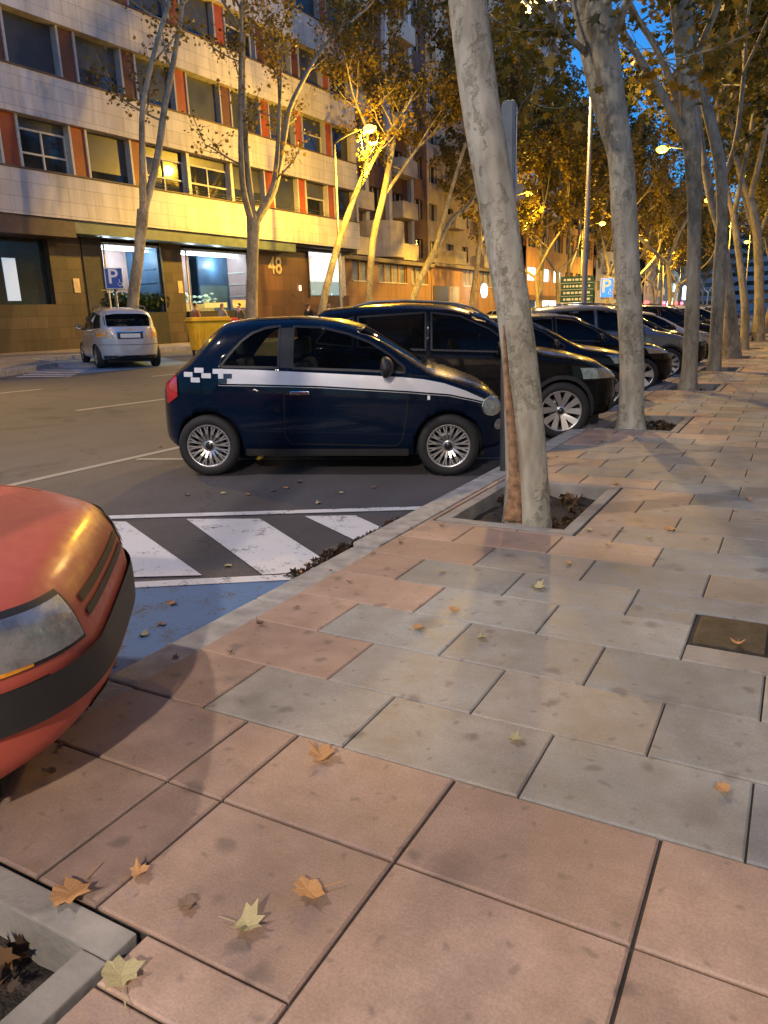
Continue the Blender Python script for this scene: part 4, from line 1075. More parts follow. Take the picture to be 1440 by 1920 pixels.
    L('notice_board', -.98, -.93, 13.4, 15.0, 2.12, 2.5, mat('notice_cream', (.55, .45, .28), .5), root)
    L('notice_board', -.92, -.90, 11.2, 12.9, 2.15, 2.38, cream, root)
    w48 = L('entrance_wall', -2.2, -1.0, 15.3, 20.5, -.1, 5.35, brown)
    mw = Matrix.Translation(Vector((-.98, 17.3, 4.28 + Z))) @ Matrix(((0, 0, 1), (1, 0, 0), (0, 1, 0))).to_4x4()
    gold = mat('gold_lettering', (.55, .45, .28), .35, .3, var=.08, bmp=0)
    tt = text('house_number', '48', 1.25, gold, mw, root, .03)
    L('wall_lamp', -.97, -.9, 19.5, 19.62, 3.0, 3.3, emis('warm_wall_lamp', (1, .5, .25), 1.4), root)
    ad = L('lit_display', -1.06, -.93, 20.6, 24.2, 2.75, 5.48, None)
    m, n_, b = nodes_of('lit_display_panel')
    tc = n_.nodes.new('ShaderNodeTexCoord'); sp = n_.nodes.new('ShaderNodeSeparateXYZ'); n_.links.new(tc.outputs['Generated'], sp.inputs[0])
    vt = tex(n_, 'Voronoi', 2.2, vec_scale=(1, 1.1, .8)); 
    fig = ramp(n_, vt.outputs['Distance'], [(.30, (.16, .85, 1.0)), (.42, (.9, 1, 1)), (.52, (.05, .15, .18))])
    ns = tex(n_, 'Noise', 1.6, detail=6); upc = ramp(n_, ns.outputs['Fac'], [(.36, (.35, .36, .38)), (.45, (.95, .93, .92)), (.8, (1, 1, 1))])
    kz = ramp(n_, sp.outputs[2], [(.28, (1, 1, 1)), (.33, (0, 0, 0))])
    c = mix_col(n_, kz, upc, fig); n_.links.new(c, b.inputs['Emission Color']); b.inputs['Emission Strength'].default_value = .62; b.inputs['Base Color'].default_value = (.2, .2, .2, 1)
    ad.data.materials.append(m)
    L('display_frame', -1.2, -.90, 20.505, 20.598, 2.6, 5.4, DARKSTEEL, ad); L('display_frame', -1.2, -.90, 24.202, 24.3, 2.6, 5.4, cream, ad)
    L('plinth_wall', -2.0, -1.0, 20.51, Y1 - .01, -.1, 2.73, brown)
    L('end_wall', -14, -1.2, 24.31, Y1 - .002, -.1, 5.35, mat('white_render', (.6, .58, .55), .6))
    # roof plant
    L('roof_slab', -13.9, -.3, Y0 + .1, Y1 - .1, 20.9, 21.0, soff)
build_corner_block()

def facade(name, label, X, Y0, Y1, z0, floors, fh, wall, bays, win_h=1.4, win_w=1.5, balcony=None, lit=(), litm=None, depth_=14, podium=None, glassm=None, first=0, frame=None):
    """block whose front is the plane x = X facing +x"""
    root = empty(name, (X, (Y0 + Y1) / 2, z0), label=label, cat='building')
    oy = (Y0 + Y1) / 2
    def L(n, x0, x1, y0, y1, za, zb, m, parent=root): return boxo(n, x0 - X, x1 - X, y0 - oy, y1 - oy, za - z0, zb - z0, m, parent)
    top = z0 + floors * fh
    L('wall', X - depth_, X - .35, Y0, Y1, z0 - .8, top, glassm)
    for f in range(floors):
        za = z0 + f * fh
        if f < first: continue
        L('spandrel', X - .36, X, Y0, Y1, za - (fh - win_h) * .5, za + (fh - win_h) * .5, wall)
    n = bays; bw = (Y1 - Y0) / n
    for i in range(n + 1):
        y = Y0 + bw * i; hw = (bw - win_w) / 2
        a, c = max(Y0, y - hw), min(Y1, y + hw)
        L('pier', X - .355, X - .004, a, c, z0 + first * fh - .2, top - .01, wall)
    L('parapet', X - .5, X + .05, Y0, Y1, top - .02, top + .9, wall)
    fr = frame or MATS['cream_frame']
    for f in range(first, floors):
        for i in range(n):
            y = Y0 + bw * (i + .5); za = z0 + f * fh + (fh - win_h) * .5; zb = za + win_h; y0, y1 = y - win_w / 2, y + win_w / 2
            isl = (f, i) in lit
            w_ = L('window', X - .32, X - .29, y0, y1, za, zb, litm if isl else glassm)
            L('window_frame', X - .29, X - .24, y - .04, y + .04, za, zb, fr, w_); L('window_frame', X - .29, X - .24, y0, y0 + .06, za, zb, fr, w_)
            L('window_frame', X - .29, X - .24, y1 - .06, y1, za, zb, fr, w_)
            if balcony and (i in balcony[0]):
                b_ = L('balcony', X + .002, X + 1.1, y0 - .5, y1 + .5, za - .45, za - .25, balcony[1])
                bm = bmesh.new(); box(bm, 1.02, 1.1, y0 - .5 - oy, y1 + .5 - oy, za - .249 - z0, za + .75 - z0)
                box(bm, .002, 1.02, y0 - .5 - oy, y0 - .42 - oy, za - .249 - z0, za + .75 - z0); box(bm, .002, 1.02, y1 + .42 - oy, y1 + .5 - oy, za - .249 - z0, za + .75 - z0)
                bm_obj('parapet', bm, balcony[1], b_)
    return root, L

def build_street_front():
    gl = mat('far_window_glass', (.02, .022, .03), .12, var=.5, scale=.6, bmp=0, spec=.7)
    orange = mat_courses('ochre_render', (.36, .20, .10), (.2, .11, .06), 3.2, 2.4, var=.06, mortar=.01); brick = mat_courses('brown_brick', (.17, .085, .055), (.08, .05, .04), .3, .12, var=.2)
    beige = mat('beige_render', (.50, .40, .30), .8, var=.2, scale=1); cream = mat('pale_balcony', (.52, .45, .36), .7, var=.15, scale=2); greyr = mat('grey_render', (.30, .29, .30), .8, var=.2, scale=1)
    white = mat('white_render2', (.50, .50, .52), .7, var=.12, scale=1); litw = emis('cool_lit_window', (.75, .92, 1.0), 1.1); litwarm = emis('warm_lit_window', (1, .72, .38), .8); litshop = emis('bright_shop_front', (1.0, .93, .85), 1.7)
    frame = MATS['cream_frame']
    # podium of the brick tower (one storey, row of windows under its roof slab)
    def podium(name, label, X, Y0, Y1, z0, zt, wall, wins, zw0, zw1, parts=()):
        root = empty(name, (X, (Y0 + Y1) / 2, z0), label=label, cat='building'); oy = (Y0 + Y1) / 2
        def L(n, x0, x1, y0, y1, za, zb, m, parent=root): return boxo(n, x0 - X, x1 - X, y0 - oy, y1 - oy, za - z0, zb - z0, m, parent)
        L('wall', X - 9, X, Y0, Y1, z0 - .8, zw0, wall); L('wall', X - 9, X - .25, Y0, Y1, zw0, zt - .2, gl)
        L('roof_slab', X - 9.2, X + .35, Y0 - .05, Y1 + .05, zt - .2, zt + .05, mat('slab_edge', (.20, .16, .13), .7))
        edges = [Y0] + [v for ab in wins for v in ab] + [Y1]
        for a, b in zip(edges[0::2], edges[1::2]):
            if b - a > .02: L('wall', X - .25, X - .002, a, b, zw0 + .001, zt - .201, wall)
        for a, b in wins:
            w_ = L('window', X - .22, X - .19, a, b, zw0 + .002, zt - .25, mat('pale_curtained_glass', (.25, .27, .27), .25, var=.45, scale=1.2, bmp=0))
            n = max(2, round((b - a) / 1.1))
            for k in range(n + 1): L('window_frame', X - .19, X - .10, a + (b - a - .12) * k / n, a + (b - a - .12) * k / n + .12, zw0 + .003, zt - .25, mat('varnished_frame', (.50, .25, .05), .4), w_)
            L('window_sill', X - .18, X + .05, a, b, zw0 - .08, zw0 + .002, frame, w_)
        return root, L
    r, L = podium('podium_building', 'ochre one-storey building with a row of high windows beside the number 48 block', -26.6, 43.3, 56.9, .62, 5.55, orange, [(44.6, 46.9), (48.2, 52.7), (53.4, 56.3)], 4.05, 5.2)
    r, L = podium('podium_building', 'low ochre building with a dark doorway and windows left of the round white sign', -26.6, 57.0, 75.5, .62, 5.7, orange, [(63.6, 66.6), (67.6, 71.4), (72.4, 75)], 4.15, 5.3)
    L('doorway', -26.62, -26.55, 57.3, 60.2, .62, 4.0, mat('dark_door', (.02, .015, .012), .4)); L('door_panel', -26.6, -26.5, 60.4, 62.4, .62, 4.0, mat('pale_door', (.42, .36, .28), .5))
    sgn = empty('round_sign', on_x(908, 545, -25.2), label='round glowing white sign on the ochre wall at the left of the leaning trunk', cat='sign')
    bm = bmesh.new(); lathe(bm, [(.001, .10), (.55, .10), (.6, .06), (.6, -.06), (.55, -.10), (.001, -.10)], 28, 'X'); finish_normals(bm)
    bm_obj('sign_face', bm, emis('white_sign_glow', (.85, .92, 1.0), 3.0), sgn); boxo('bracket', -1.4, -.11, -.03, .03, -.03, .03, DARKSTEEL, sgn)
    # brick tower over the podium, pale curved balconies
    r, L = facade('apartment_tower', 'tall brown brick apartment tower with pale balconies behind the bright street lamp', -29.0, 43.5, 61.5, 5.6, 12, 3.1, brick, 5, 1.5, 1.7, ((0, 1, 3), cream), (), litwarm, glassm=gl)
    for y in (46.8, 50.6, 54.2, 58.0):
        L('pilaster', -29.0, -28.65, y - .25, y + .25, 5.7, 42.5, white)
    for z in range(1):
        for y, w_ in ((52, 2.2),):
            bm = bmesh.new(); rings = []
            for k in range(13):
                t = math.pi * k / 12; rings.append([bm.verts.new((2.3 * math.sin(t) + .02, y - 52.5 - math.cos(t) * w_, zz)) for zz in (.3, 2.8)])
            for k in range(12): bm.faces.new((rings[k][0], rings[k + 1][0], rings[k + 1][1], rings[k][1]))
            bm.faces.new([q[0] for q in rings][::-1]); bm.faces.new([q[1] for q in rings]); finish_normals(bm)
            bm_obj('curved_bay', bm, cream, r)
    facade('apartment_tower', 'tall beige apartment block behind the thin forked trees', -29.5, 62, 80, 5.75, 11, 3.1, beige, 5, 1.4, 1.6, ((1, 3), cream), (), litwarm, glassm=gl)
    # shops with a lit floor above (behind the green direction sign)
    r, L = facade('shop_building', 'ochre building with cool lit upstairs windows over bright shops', -27, 82, 112, .62, 3, 3.5, orange, 6, 1.4, 3.6, None, {(1, 0), (1, 1), (1, 2)}, litw, glassm=gl, first=1)
    for a, b, mm in ((88, 95, litshop), (97, 101, litwarm), (103, 108, litshop)): L('shop_front', -27.3, -26.95, a, b, 1.0, 3.0, mm)
    L('shop_fascia', -27.2, -26.85, 82, 112, 3.05, 3.6, brick)
    facade('apartment_tower', 'high pale tower with rows of balconies lit blue by the evening sky', -33, 84, 116, 11.2, 18, 3.0, mat('skylit_blue_render', (.26, .29, .36), .7, var=.12, scale=1), 7, 1.3, 2.2, (range(7), white), {(9, 1), (12, 4), (6, 5)}, litw, glassm=gl)  # blue of the evening sky's light mixed into the render colour
    facade('apartment_block', 'grey block behind the golden tree crowns', -28, 118, 150, .62, 8, 3.2, greyr, 8, 1.4, 1.6, ((1, 3, 5), cream), {(1, 2), (2, 5), (1, 6)}, litwarm, glassm=gl)
    r, L = facade('apartment_block', 'far pale block with red lit shops at the end of the avenue', -27, 152, 215, .62, 7, 3.2, beige, 12, 1.4, 1.8, ((2, 6, 9), cream), {(1, 4), (2, 8)}, litw, glassm=gl)
    redl = emis('red_shop_glow', (1.0, .06, .05), 2.2); pinkl = emis('pink_shop_glow', (1.0, .15, .3), 1.6)
    for a, b, mm in ((153, 158, redl), (172, 178, pinkl), (181, 188, litshop), (192, 198, redl), (200, 206, pinkl)): L('shop_front', -27.3, -26.95, a, b, 1.0, 3.4, mm)
    o = boxo('lit_sign', -25.0, -24.8, 189, 193, 3.8, 6.8, emis('pale_cyan_sign', (.6, .85, 1.0), 4.0)); tag(o, 'glowing pale blue shop sign over red shop lights at the end of the avenue', 'sign')
    # cross street closing the view
    root = empty('apartment_block', (-5, 330, .2), label='long bluish block closing the end of the avenue', cat='building')
    boxo('wall', -60, 45, 0, 15, -1, 34, greyr, root)
    for f in range(9):
        boxo('window_strip', -59, 44, -.05, .02, 3 + f * 3.4, 4.5 + f * 3.4, gl, root)
    # unseen shops right of and behind the camera, added to light the pavement
    r = empty('shop_building', (5.6, 20, .12), label='added unseen near side building whose lit shops brighten the pavement', cat='building')
    boxo('wall', .02, 12, -34, 90, 3.4, 7.5, beige, r); boxo('stall_riser', .0, .3, -34, 90, -.1, .5, brick, r)
    for k in range(20):
        y = -33 + k * 6.1
        boxo('pier', -.02, .5, y - .35, y + .35, .0, 3.39, brick, r)
        o = boxo('shop_window', .28, .34, y + .36, y + 5.73, .52, 3.38, mat('added_dim_shop_glow', (.10, .09, .08), .3, var=.6, scale=.8, emit=(1.0, .78, .52), estr=.08) if k % 3 else mat('added_green_shop_glow', (.1, .1, .1), .3, emit=(.75, 1.0, .88), estr=.2), r)  # glowing panes added to cast warm and greenish light on the pavement
build_street_front()

# ------------------------------------------------------------------ street lamps, signs, bins
LAMP_PTS = []
def street_lamp(x, y, z0, hx, hz, col, power, label, group='street lamps', glow=.35):
    """pole at (x, y), arm reaching to x + hx, lamp at height hz"""
    root = empty('street_lamp', (x, y, z0), label=label, cat='street lamp', group=group)
    H = hz - z0
    bm = bmesh.new(); tube(bm, [(0, 0, 0), (0, 0, .9), (0, 0, 1.0), (0, 0, H - .4)], [.11, .105, .085, .05], 14); bm_obj('pole', bm, STEELG, root)
    bm = bmesh.new(); pts = [(0, 0, H - .45)] + [(hx * t, 0, H - .4 + .45 * math.sin(t * math.pi * .5)) for t in (.15, .4, .7, .9)]
    tube(bm, pts, [.05, .04, .035, .03, .03], 10); bm_obj('arm', bm, STEELG, root)
    s = 1 if hx > 0 else -1
    bm = bmesh.new(); bmesh.ops.create_uvsphere(bm, u_segments=20, v_segments=12, radius=1)
    for v in bm.verts:
        v.co = Vector((v.co.x * .38, v.co.y * .16, v.co.z * (.14 if v.co.z > 0 else .02))) + Vector((hx, 0, H + .06))
    for f in bm.faces: f.smooth = True
    hd = bm_obj('lamp_head', bm, DARKSTEEL, root)
    bm = bmesh.new(); bmesh.ops.create_uvsphere(bm, u_segments=20, v_segments=12, radius=1)
    for v in bm.verts: v.co = Vector((v.co.x * .34, v.co.y * .22, v.co.z * .20)) + Vector((hx, 0, H - .02))  # lens oversized, its glowing shape takes in the lamp's glare
    for f in bm.faces: f.smooth = True
    mname = 'lamp_lens_' + '_'.join(str(round(c, 2)) for c in col)
    le = bm_obj('lens', bm, MATS.get(mname) or emis(mname, col, 3.2), hd)
    l = bpy.data.lights.new('lamp_bulb', 'SPOT'); l.energy = power * 1.15; l.spot_size = R(168); l.spot_blend = .35; l.color = col; l.shadow_soft_size = .16
    lo = bpy.data.objects.new('lamp_bulb', l); COL.objects.link(lo); lo.parent = hd; lo.location = (hx, 0, H - .42)
    l = bpy.data.lights.new('lamp_glow', 'POINT'); l.energy = power * glow; l.color = col; l.shadow_soft_size = .16      # light spilling sideways and up
    lo = bpy.data.objects.new('lamp_glow', l); COL.objects.link(lo); lo.parent = hd; lo.location = (hx, 0, H - .46)
    return root
def build_lamps():
    K = LAMP_POWER
    names = {34: 'street lamp glaring in front of the corner of the number 48 block', 58: 'street lamp among the orange-lit crowns right of the leaning trunk', 82: 'small distant lamp between the pole and the second trunk'}
    for y in (-14, 10, 34, 58, 82, 106, 130, 154):
        street_lamp(-21.0, y, .6, 2.0, 10.3, SODIUM, K * ({10: .8, -14: .5, 34: 2.3}.get(y, 1.9)), names.get(y) or ('sodium street lamp on the far kerb at ' + {-14: 'the near end', 10: 'the left, before the silver minivan', 106: 'the golden crowns', 130: 'the grey block', 154: 'the red shops'}.get(y, '')), glow=.15 if y < 30 else .55 if y == 34 else .3 if y == 58 else .5 if y > 40 else .45)
    nm = {24: 'grey lamp post behind the parked cars, its lamp above the picture', 48: 'street lamp glowing through leaves between the second and third trees'}
    for y in (0, 24, 48, 72, 96, 120):
        c = (1.0, .84, .70) if y == 0 else SODIUM if y != 24 else (1.0, .60, .18)
        street_lamp(-6.1, y + .3, zr(-6.1), -1.9, 10.4, c, K * (NEARK if y == 0 else .9 if y == 24 else 1.0), nm.get(y) or ('street lamp of the near row ' + {0: 'beside the red car', 72: 'far down among the trunks', 96: 'small and distant between trunks', 120: 'last small one of the near row'}.get(y, '')))
LAMP_POWER = 1200; NEARK = .45
build_lamps()
street_lamp(3.0, -7.5, ZS, -1.2, 7.0, (1.0, .83, .66), 1050, 'added unseen pavement lamp behind the camera', 'added lamps', glow=.2)  # lamp added out of view to light trunk fronts and paving

def parking_box(loc, rz, h, w_, hh, label, pole_h, face=SIGNBLUE, th=.09, bodym=None):
    root = empty('parking_sign', loc, rz, label=label, cat='parking sign')
    bm = bmesh.new(); tube(bm, [(0, 0, -.05), (0, 0, pole_h)], [.045, .045], 12); bm_obj('pole', bm, STEELG, root)
    bm = bmesh.new(); box(bm, -w_ / 2, w_ / 2, -th, th, h, h + hh, .03); bx = bm_obj('sign_box', bm, bodym or SIGNWHITE, root)
    for s in (-1, 1):
        fo = boxo('sign_face', -w_ / 2 + .03, w_ / 2 - .03, s * (th + .001) - .003, s * (th + .001) + .003, h + .03, h + hh - .03, face, bx)
        mw = Matrix.Translation((-.06 * s * -1 * w_, s * (th + .007), h + hh * .56)) @ (Matrix.Rotation(R(90), 4, 'X') if s < 0 else Matrix.Rotation(math.pi, 4, 'Z') @ Matrix.Rotation(R(90), 4, 'X'))
        text('letter', 'P', hh * .95, SIGNWHITE, mw, bx, .002)
        # pictogram: person in a wheelchair, simplified strokes
        bm = bmesh.new(); cx, cz, r = w_ * .30 * (1 if s < 0 else -1), h + hh * .24, hh * .10
        pts = [(cx + math.cos(t) * r, s * (th + .008), cz + math.sin(t) * r) for t in [R(a) for a in range(150, 400, 20)]]
        tube(bm, pts, [hh * .016] * len(pts), 6); q = 1 if s < 0 else -1
        tube(bm, [(cx - q * r * .3, s * (th + .008), cz + r * 2.1), (cx - q * r * .2, s * (th + .008), cz + r * .5), (cx + q * r * .9, s * (th + .008), cz + r * .4), (cx + q * r * 1.3, s * (th + .008), cz - r * .9)], [hh * .018] * 4, 6)
        bm_obj('wheelchair_symbol', bm, SIGNWHITE, bx)
    return root
# left sign above the silver minivan
p = on_x(214, 524, -19.6)
sg = parking_box((p.x, p.y, zr(p.x)), math.atan2(p.y, p.x) - R(90), p.z - zr(p.x) - .30, .56, .66, 'blue parking sign with a white P standing over the silver minivan', p.z - zr(p.x) - .29)
boxo('arrow_plate', -.42, .36, -.02, .02, p.z - zr(p.x) - .345, p.z - zr(p.x) - .31, mat('yellow_plate', (.7, .5, .05), .4), sg)
p = on_x(1138, 539, -13.8)
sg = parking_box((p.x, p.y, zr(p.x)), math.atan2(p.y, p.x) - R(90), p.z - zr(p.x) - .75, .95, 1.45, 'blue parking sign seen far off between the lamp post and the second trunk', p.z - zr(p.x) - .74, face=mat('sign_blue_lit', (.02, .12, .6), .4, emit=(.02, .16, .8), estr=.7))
# sign box edge-on right behind the leaning trunk
bp = Vector((-2.28, 6.42, ZS)); 
sg = parking_box(bp, math.atan2(6.52, -2.22) - R(90) + R(91), 2.23, .42, .80, 'grey-blue sign box on a pole seen edge-on behind the leaning trunk', 3.0, th=.055, bodym=mat('sign_casing', (.10, .13, .16), .5))
for k in kids(sg):
    pass
# green direction board
p = on_x(1082, 544, -14.5)
root = empty('direction_sign', (p.x, p.y, zr(p.x)), math.atan2(p.y, p.x) - R(90), label='green direction board with rows of white lettering left of the lamp post', cat='road sign')
hz = p.z - zr(p.x); gsm = mat('sign_green', (.012, .075, .06), .4, var=.2, scale=3)
for s in (-.9, .9):
    bm = bmesh.new(); tube(bm, [(s, .06, -.1), (s, .06, hz + .8)], [.05, .05], 10); bm_obj('post', bm, STEELG, root)
bd = boxo('board', -1.15, 1.15, -.03, .03, hz - .85, hz + .95, gsm, root)
rw_ = random.Random(8)
for r_ in range(4):
    boxo('board_line', -1.12, 1.12, -.036, -.031, hz - .85 + .45 * r_ - .012, hz - .85 + .45 * r_ + .012, SIGNWHITE, bd)
    x = -.95     # rows of small unreadable lettering: short bars as they show in the photograph
    while x < .8:
        w_ = rw_.uniform(.10, .3); boxo('lettering', x, x + w_, -.037, -.032, hz - .85 + .45 * r_ + .15, hz - .85 + .45 * r_ + .30, SIGNWHITE, bd); x += w_ + .08

def wheelie_bin(x, y, rz, label, col, lidc, big=1.0):
    root = empty('waste_container', (x, y, zr(x) + .0), rz, label=label, cat='waste container')
    m = mat('yellow_container', (.80, .50, .02), .45, var=.12, scale=3) if col == 'yellow' else mat('red_container', (.5, .08, .03), .45)
    w_, d, h = .62 * big, .5 * big, 1.12 * big
    bm = bmesh.new(); a = [(-w_ * .86, -d * .8), (w_ * .86, -d * .8), (w_ * .86, d * .8), (-w_ * .86, d * .8)]
    v0 = [bm.verts.new((px, py, .22)) for px, py in a]; v1 = [bm.verts.new((px / .86 * .98, py / .8 * .98, h)) for px, py in a]
    bm.faces.new(v0[::-1]); bm.faces.new(v1)
    for i in range(4): bm.faces.new((v0[i], v0[(i + 1) % 4], v1[(i + 1) % 4], v1[i]))
    bmesh.ops.bevel(bm, geom=[e for e in bm.edges], offset=.03, segments=2, affect='EDGES')
    for k in range(-2, 3): box(bm, k * w_ * .34 - .02, k * w_ * .34 + .02, -d * .96, -d * .84, .3, h * .9, .008)
    bm_obj('tub', bm, m, root)
    bm = bmesh.new(); box(bm, -w_ * 1.06, w_ * 1.06, -d * 1.06, d * 1.06, h + .004, h + .06, .02)
    r_ = box(bm, -w_ * 1.0, w_ * 1.0, -d * .9, d * .95, h + .055, h + .14, .035)
    bm_obj('lid', bm, m if lidc is None else lidc, root)
    for sx in (-1, 1):
        for sy in (-1, 1):
            bm = bmesh.new(); lathe(bm, [(.001, -.03), (.09, -.03), (.10, -.02), (.10, .02), (.09, .03), (.001, .03)], 18, 'X')
            bmesh.ops.translate(bm, verts=bm.verts, vec=(sx * w_ * .75, sy * d * .7, .10)); finish_normals(bm); bm_obj('wheel', bm, RUBBER, root)
            bm = bmesh.new(); box(bm, sx * w_ * .75 - .05, sx * w_ * .75 + .05, sy * d * .7 - .04, sy * d * .7 + .04, .16, .26); bm_obj('wheel_fork', bm, STEELG, root)
    return root
wheelie_bin(-17.75, 20.1, R(55), 'yellow wheeled waste container standing at the kerb behind the small striped car', 'yellow', None, 1.05)
wheelie_bin(-18.6, 21.6, R(58), 'second yellow waste container with a red lid right behind the first', 'yellow', mat('red_lid', (.6, .07, .03), .4), 1.0)

# hedge in front of the left shop window
def leaf_cloud(name, centres, n, size, m, seed, parent=None, flat=.5, squash=1.0, lobes=True):
    """n small leaf faces scattered round weighted centres [(x, y, z, radius)]"""
    rnd = np.random.default_rng(seed); c = np.array(centres); k = rnd.integers(0, len(c), n)
    d = rnd.normal(size=(n, 3)); d /= np.linalg.norm(d, axis=1)[:, None]; r = rnd.random(n) ** .45
    p = c[k, :3] + d * (r * c[k, 3])[:, None] * np.array([1, 1, squash])
    a = rnd.normal(size=(n, 3)); a[:, 2] *= flat; a /= np.linalg.norm(a, axis=1)[:, None]
    b = np.cross(a, rnd.normal(size=(n, 3))); b /= np.linalg.norm(b, axis=1)[:, None]
    nn = np.cross(a, b)
    s = size * rnd.uniform(.6, 1.25, n)[:, None]
    if lobes: shape = [(0, -.5), (.22, -.28), (.55, -.22), (.32, .02), (.42, .38), (.12, .26), (0, .6), (-.12, .26), (-.42, .38), (-.32, .02), (-.55, -.22), (-.22, -.28)]
    else: shape = [(0, -.55), (.32, -.1), (.22, .35), (0, .6), (-.22, .35), (-.32, -.1)]
    q = len(shape); vs_ = np.empty((n, q, 3))
    for i, (u, v) in enumerate(shape): vs_[:, i] = p + (a * u + b * v + nn * (abs(u) * .35 - .08 * v)) * s
    me = bpy.data.meshes.new(name); me.vertices.add(n * q); me.vertices.foreach_set('co', vs_.reshape(-1))
    me.loops.add(n * q); me.loops.foreach_set('vertex_index', np.arange(n * q)); me.polygons.add(n)
    me.polygons.foreach_set('loop_start', np.arange(n) * q); me.polygons.foreach_set('loop_total', np.full(n, q)); me.update(calc_edges=True)
    at = me.attributes.new('tint', 'FLOAT_COLOR', 'FACE'); t = np.clip(.5 * rnd.random(n) + .5 * ((np.sin(p[:, 0] * 1.7 + seed) + np.sin(p[:, 1] * 1.3) + np.sin(p[:, 2] * 1.9)) / 6 + .5), 0, 1)
    cc = np.ones((n, 4)); cc[:, 0] = t; cc[:, 1] = t; cc[:, 2] = t; at.data.foreach_set('color', cc.reshape(-1))
    return link(name, me, m, parent)
# ------------------------------------------------------------------ trees
BARK = mat_bark('plane_bark', [(.15, .135, .10), (.40, .38, .30), (.28, .28, .22), (.50, .47, .37), (.22, .20, .145), (.44, .41, .33)], 5.0)
BARK2 = mat_bark('plane_bark_dim', [(.14, .12, .08), (.24, .21, .15), (.30, .27, .19), (.22, .19, .13), (.36, .32, .23)], 2.5)  # darker copy of the plane bark, weaker light put into its colour
SCAR = mat('torn_bark', (.33, .19, .10), .85, var=.5, scale=22, bmp=1.0)
LEAF_NEAR = mat_leaf('plane_leaves', [(0, (.035, .045, .012)), (.4, (.085, .085, .016)), (.7, (.24, .18, .022)), (1, (.38, .22, .03))])
LEAF_FAR = mat_leaf('autumn_leaves', [(0, (.06, .055, .014)), (.4, (.15, .12, .02)), (.75, (.30, .19, .025)), (1, (.42, .24, .04))], .5)
HEDGE = mat_leaf('hedge_leaves', [(0, (.012, .03, .01)), (1, (.05, .08, .02))], .2)
h = tag(leaf_cloud('hedge', [(-26.4, 23.3 + .35 * i, 2.55, .42) for i in range(11)], 3200, .14, HEDGE, 4, lobes=False), 'dark hedge on the low wall in front of the left lit window', 'hedge')

def grow(bm, tips, p, d, L, r, lev, rnd, up=.12, spread=.55, maxlev=3, seg=7):
    n = 5; pts = [p.copy()]; rad = [r]; q = p.copy(); dd = d.normalized()
    for i in range(n):
        dd = (dd + Vector((rnd.uniform(-.16, .16), rnd.uniform(-.16, .16), rnd.uniform(-.06, .14) + up * .4))).normalized()
        q = q + dd * (L / n); pts.append(q.copy()); rad.append(r * (1 - .5 * (i + 1) / n))
        if lev >= maxlev - 1: tips.append((q.x, q.y, q.z, .34 + .22 * rnd.random()))
        if lev < maxlev and i in (1, 2, 3) and rnd.random() < .75:
            s = Vector((rnd.uniform(-1, 1), rnd.uniform(-1, 1), rnd.uniform(-.25, .6))).normalized()
            grow(bm, tips, q.copy(), (dd * (1 - spread) + s * spread * 1.2), L * rnd.uniform(.45, .68), rad[-1] * .55, lev + 1, rnd, up, spread, maxlev, max(4, seg - 2))
    tube(bm, pts, rad, seg, cap=False)
    if lev < maxlev:
        for k in range(2):
            s = Vector((rnd.uniform(-1, 1), rnd.uniform(-1, 1), rnd.uniform(-.1, .7))).normalized()
            grow(bm, tips, q.copy(), dd * (1 - spread) + s * spread, L * rnd.uniform(.55, .75), rad[-1] * .8, lev + 1, rnd, up, spread, maxlev, max(4, seg - 2))
def smooth_path(pts, rad, per=4):
    P = []; Rr = []
    n = len(pts)
    for i in range(n - 1):
        p0, p1, p2, p3 = pts[max(i - 1, 0)], pts[i], pts[i + 1], pts[min(i + 2, n - 1)]
        for k in range(per):
            t = k / per
            P.append(.5 * ((2 * p1) + (p2 - p0) * t + (2 * p0 - 5 * p1 + 4 * p2 - p3) * t * t + (-p0 + 3 * p1 - 3 * p2 + p3) * t ** 3)); Rr.append(rad[i] + (rad[i + 1] - rad[i]) * t)
    return P + [pts[-1]], Rr + [rad[-1]]
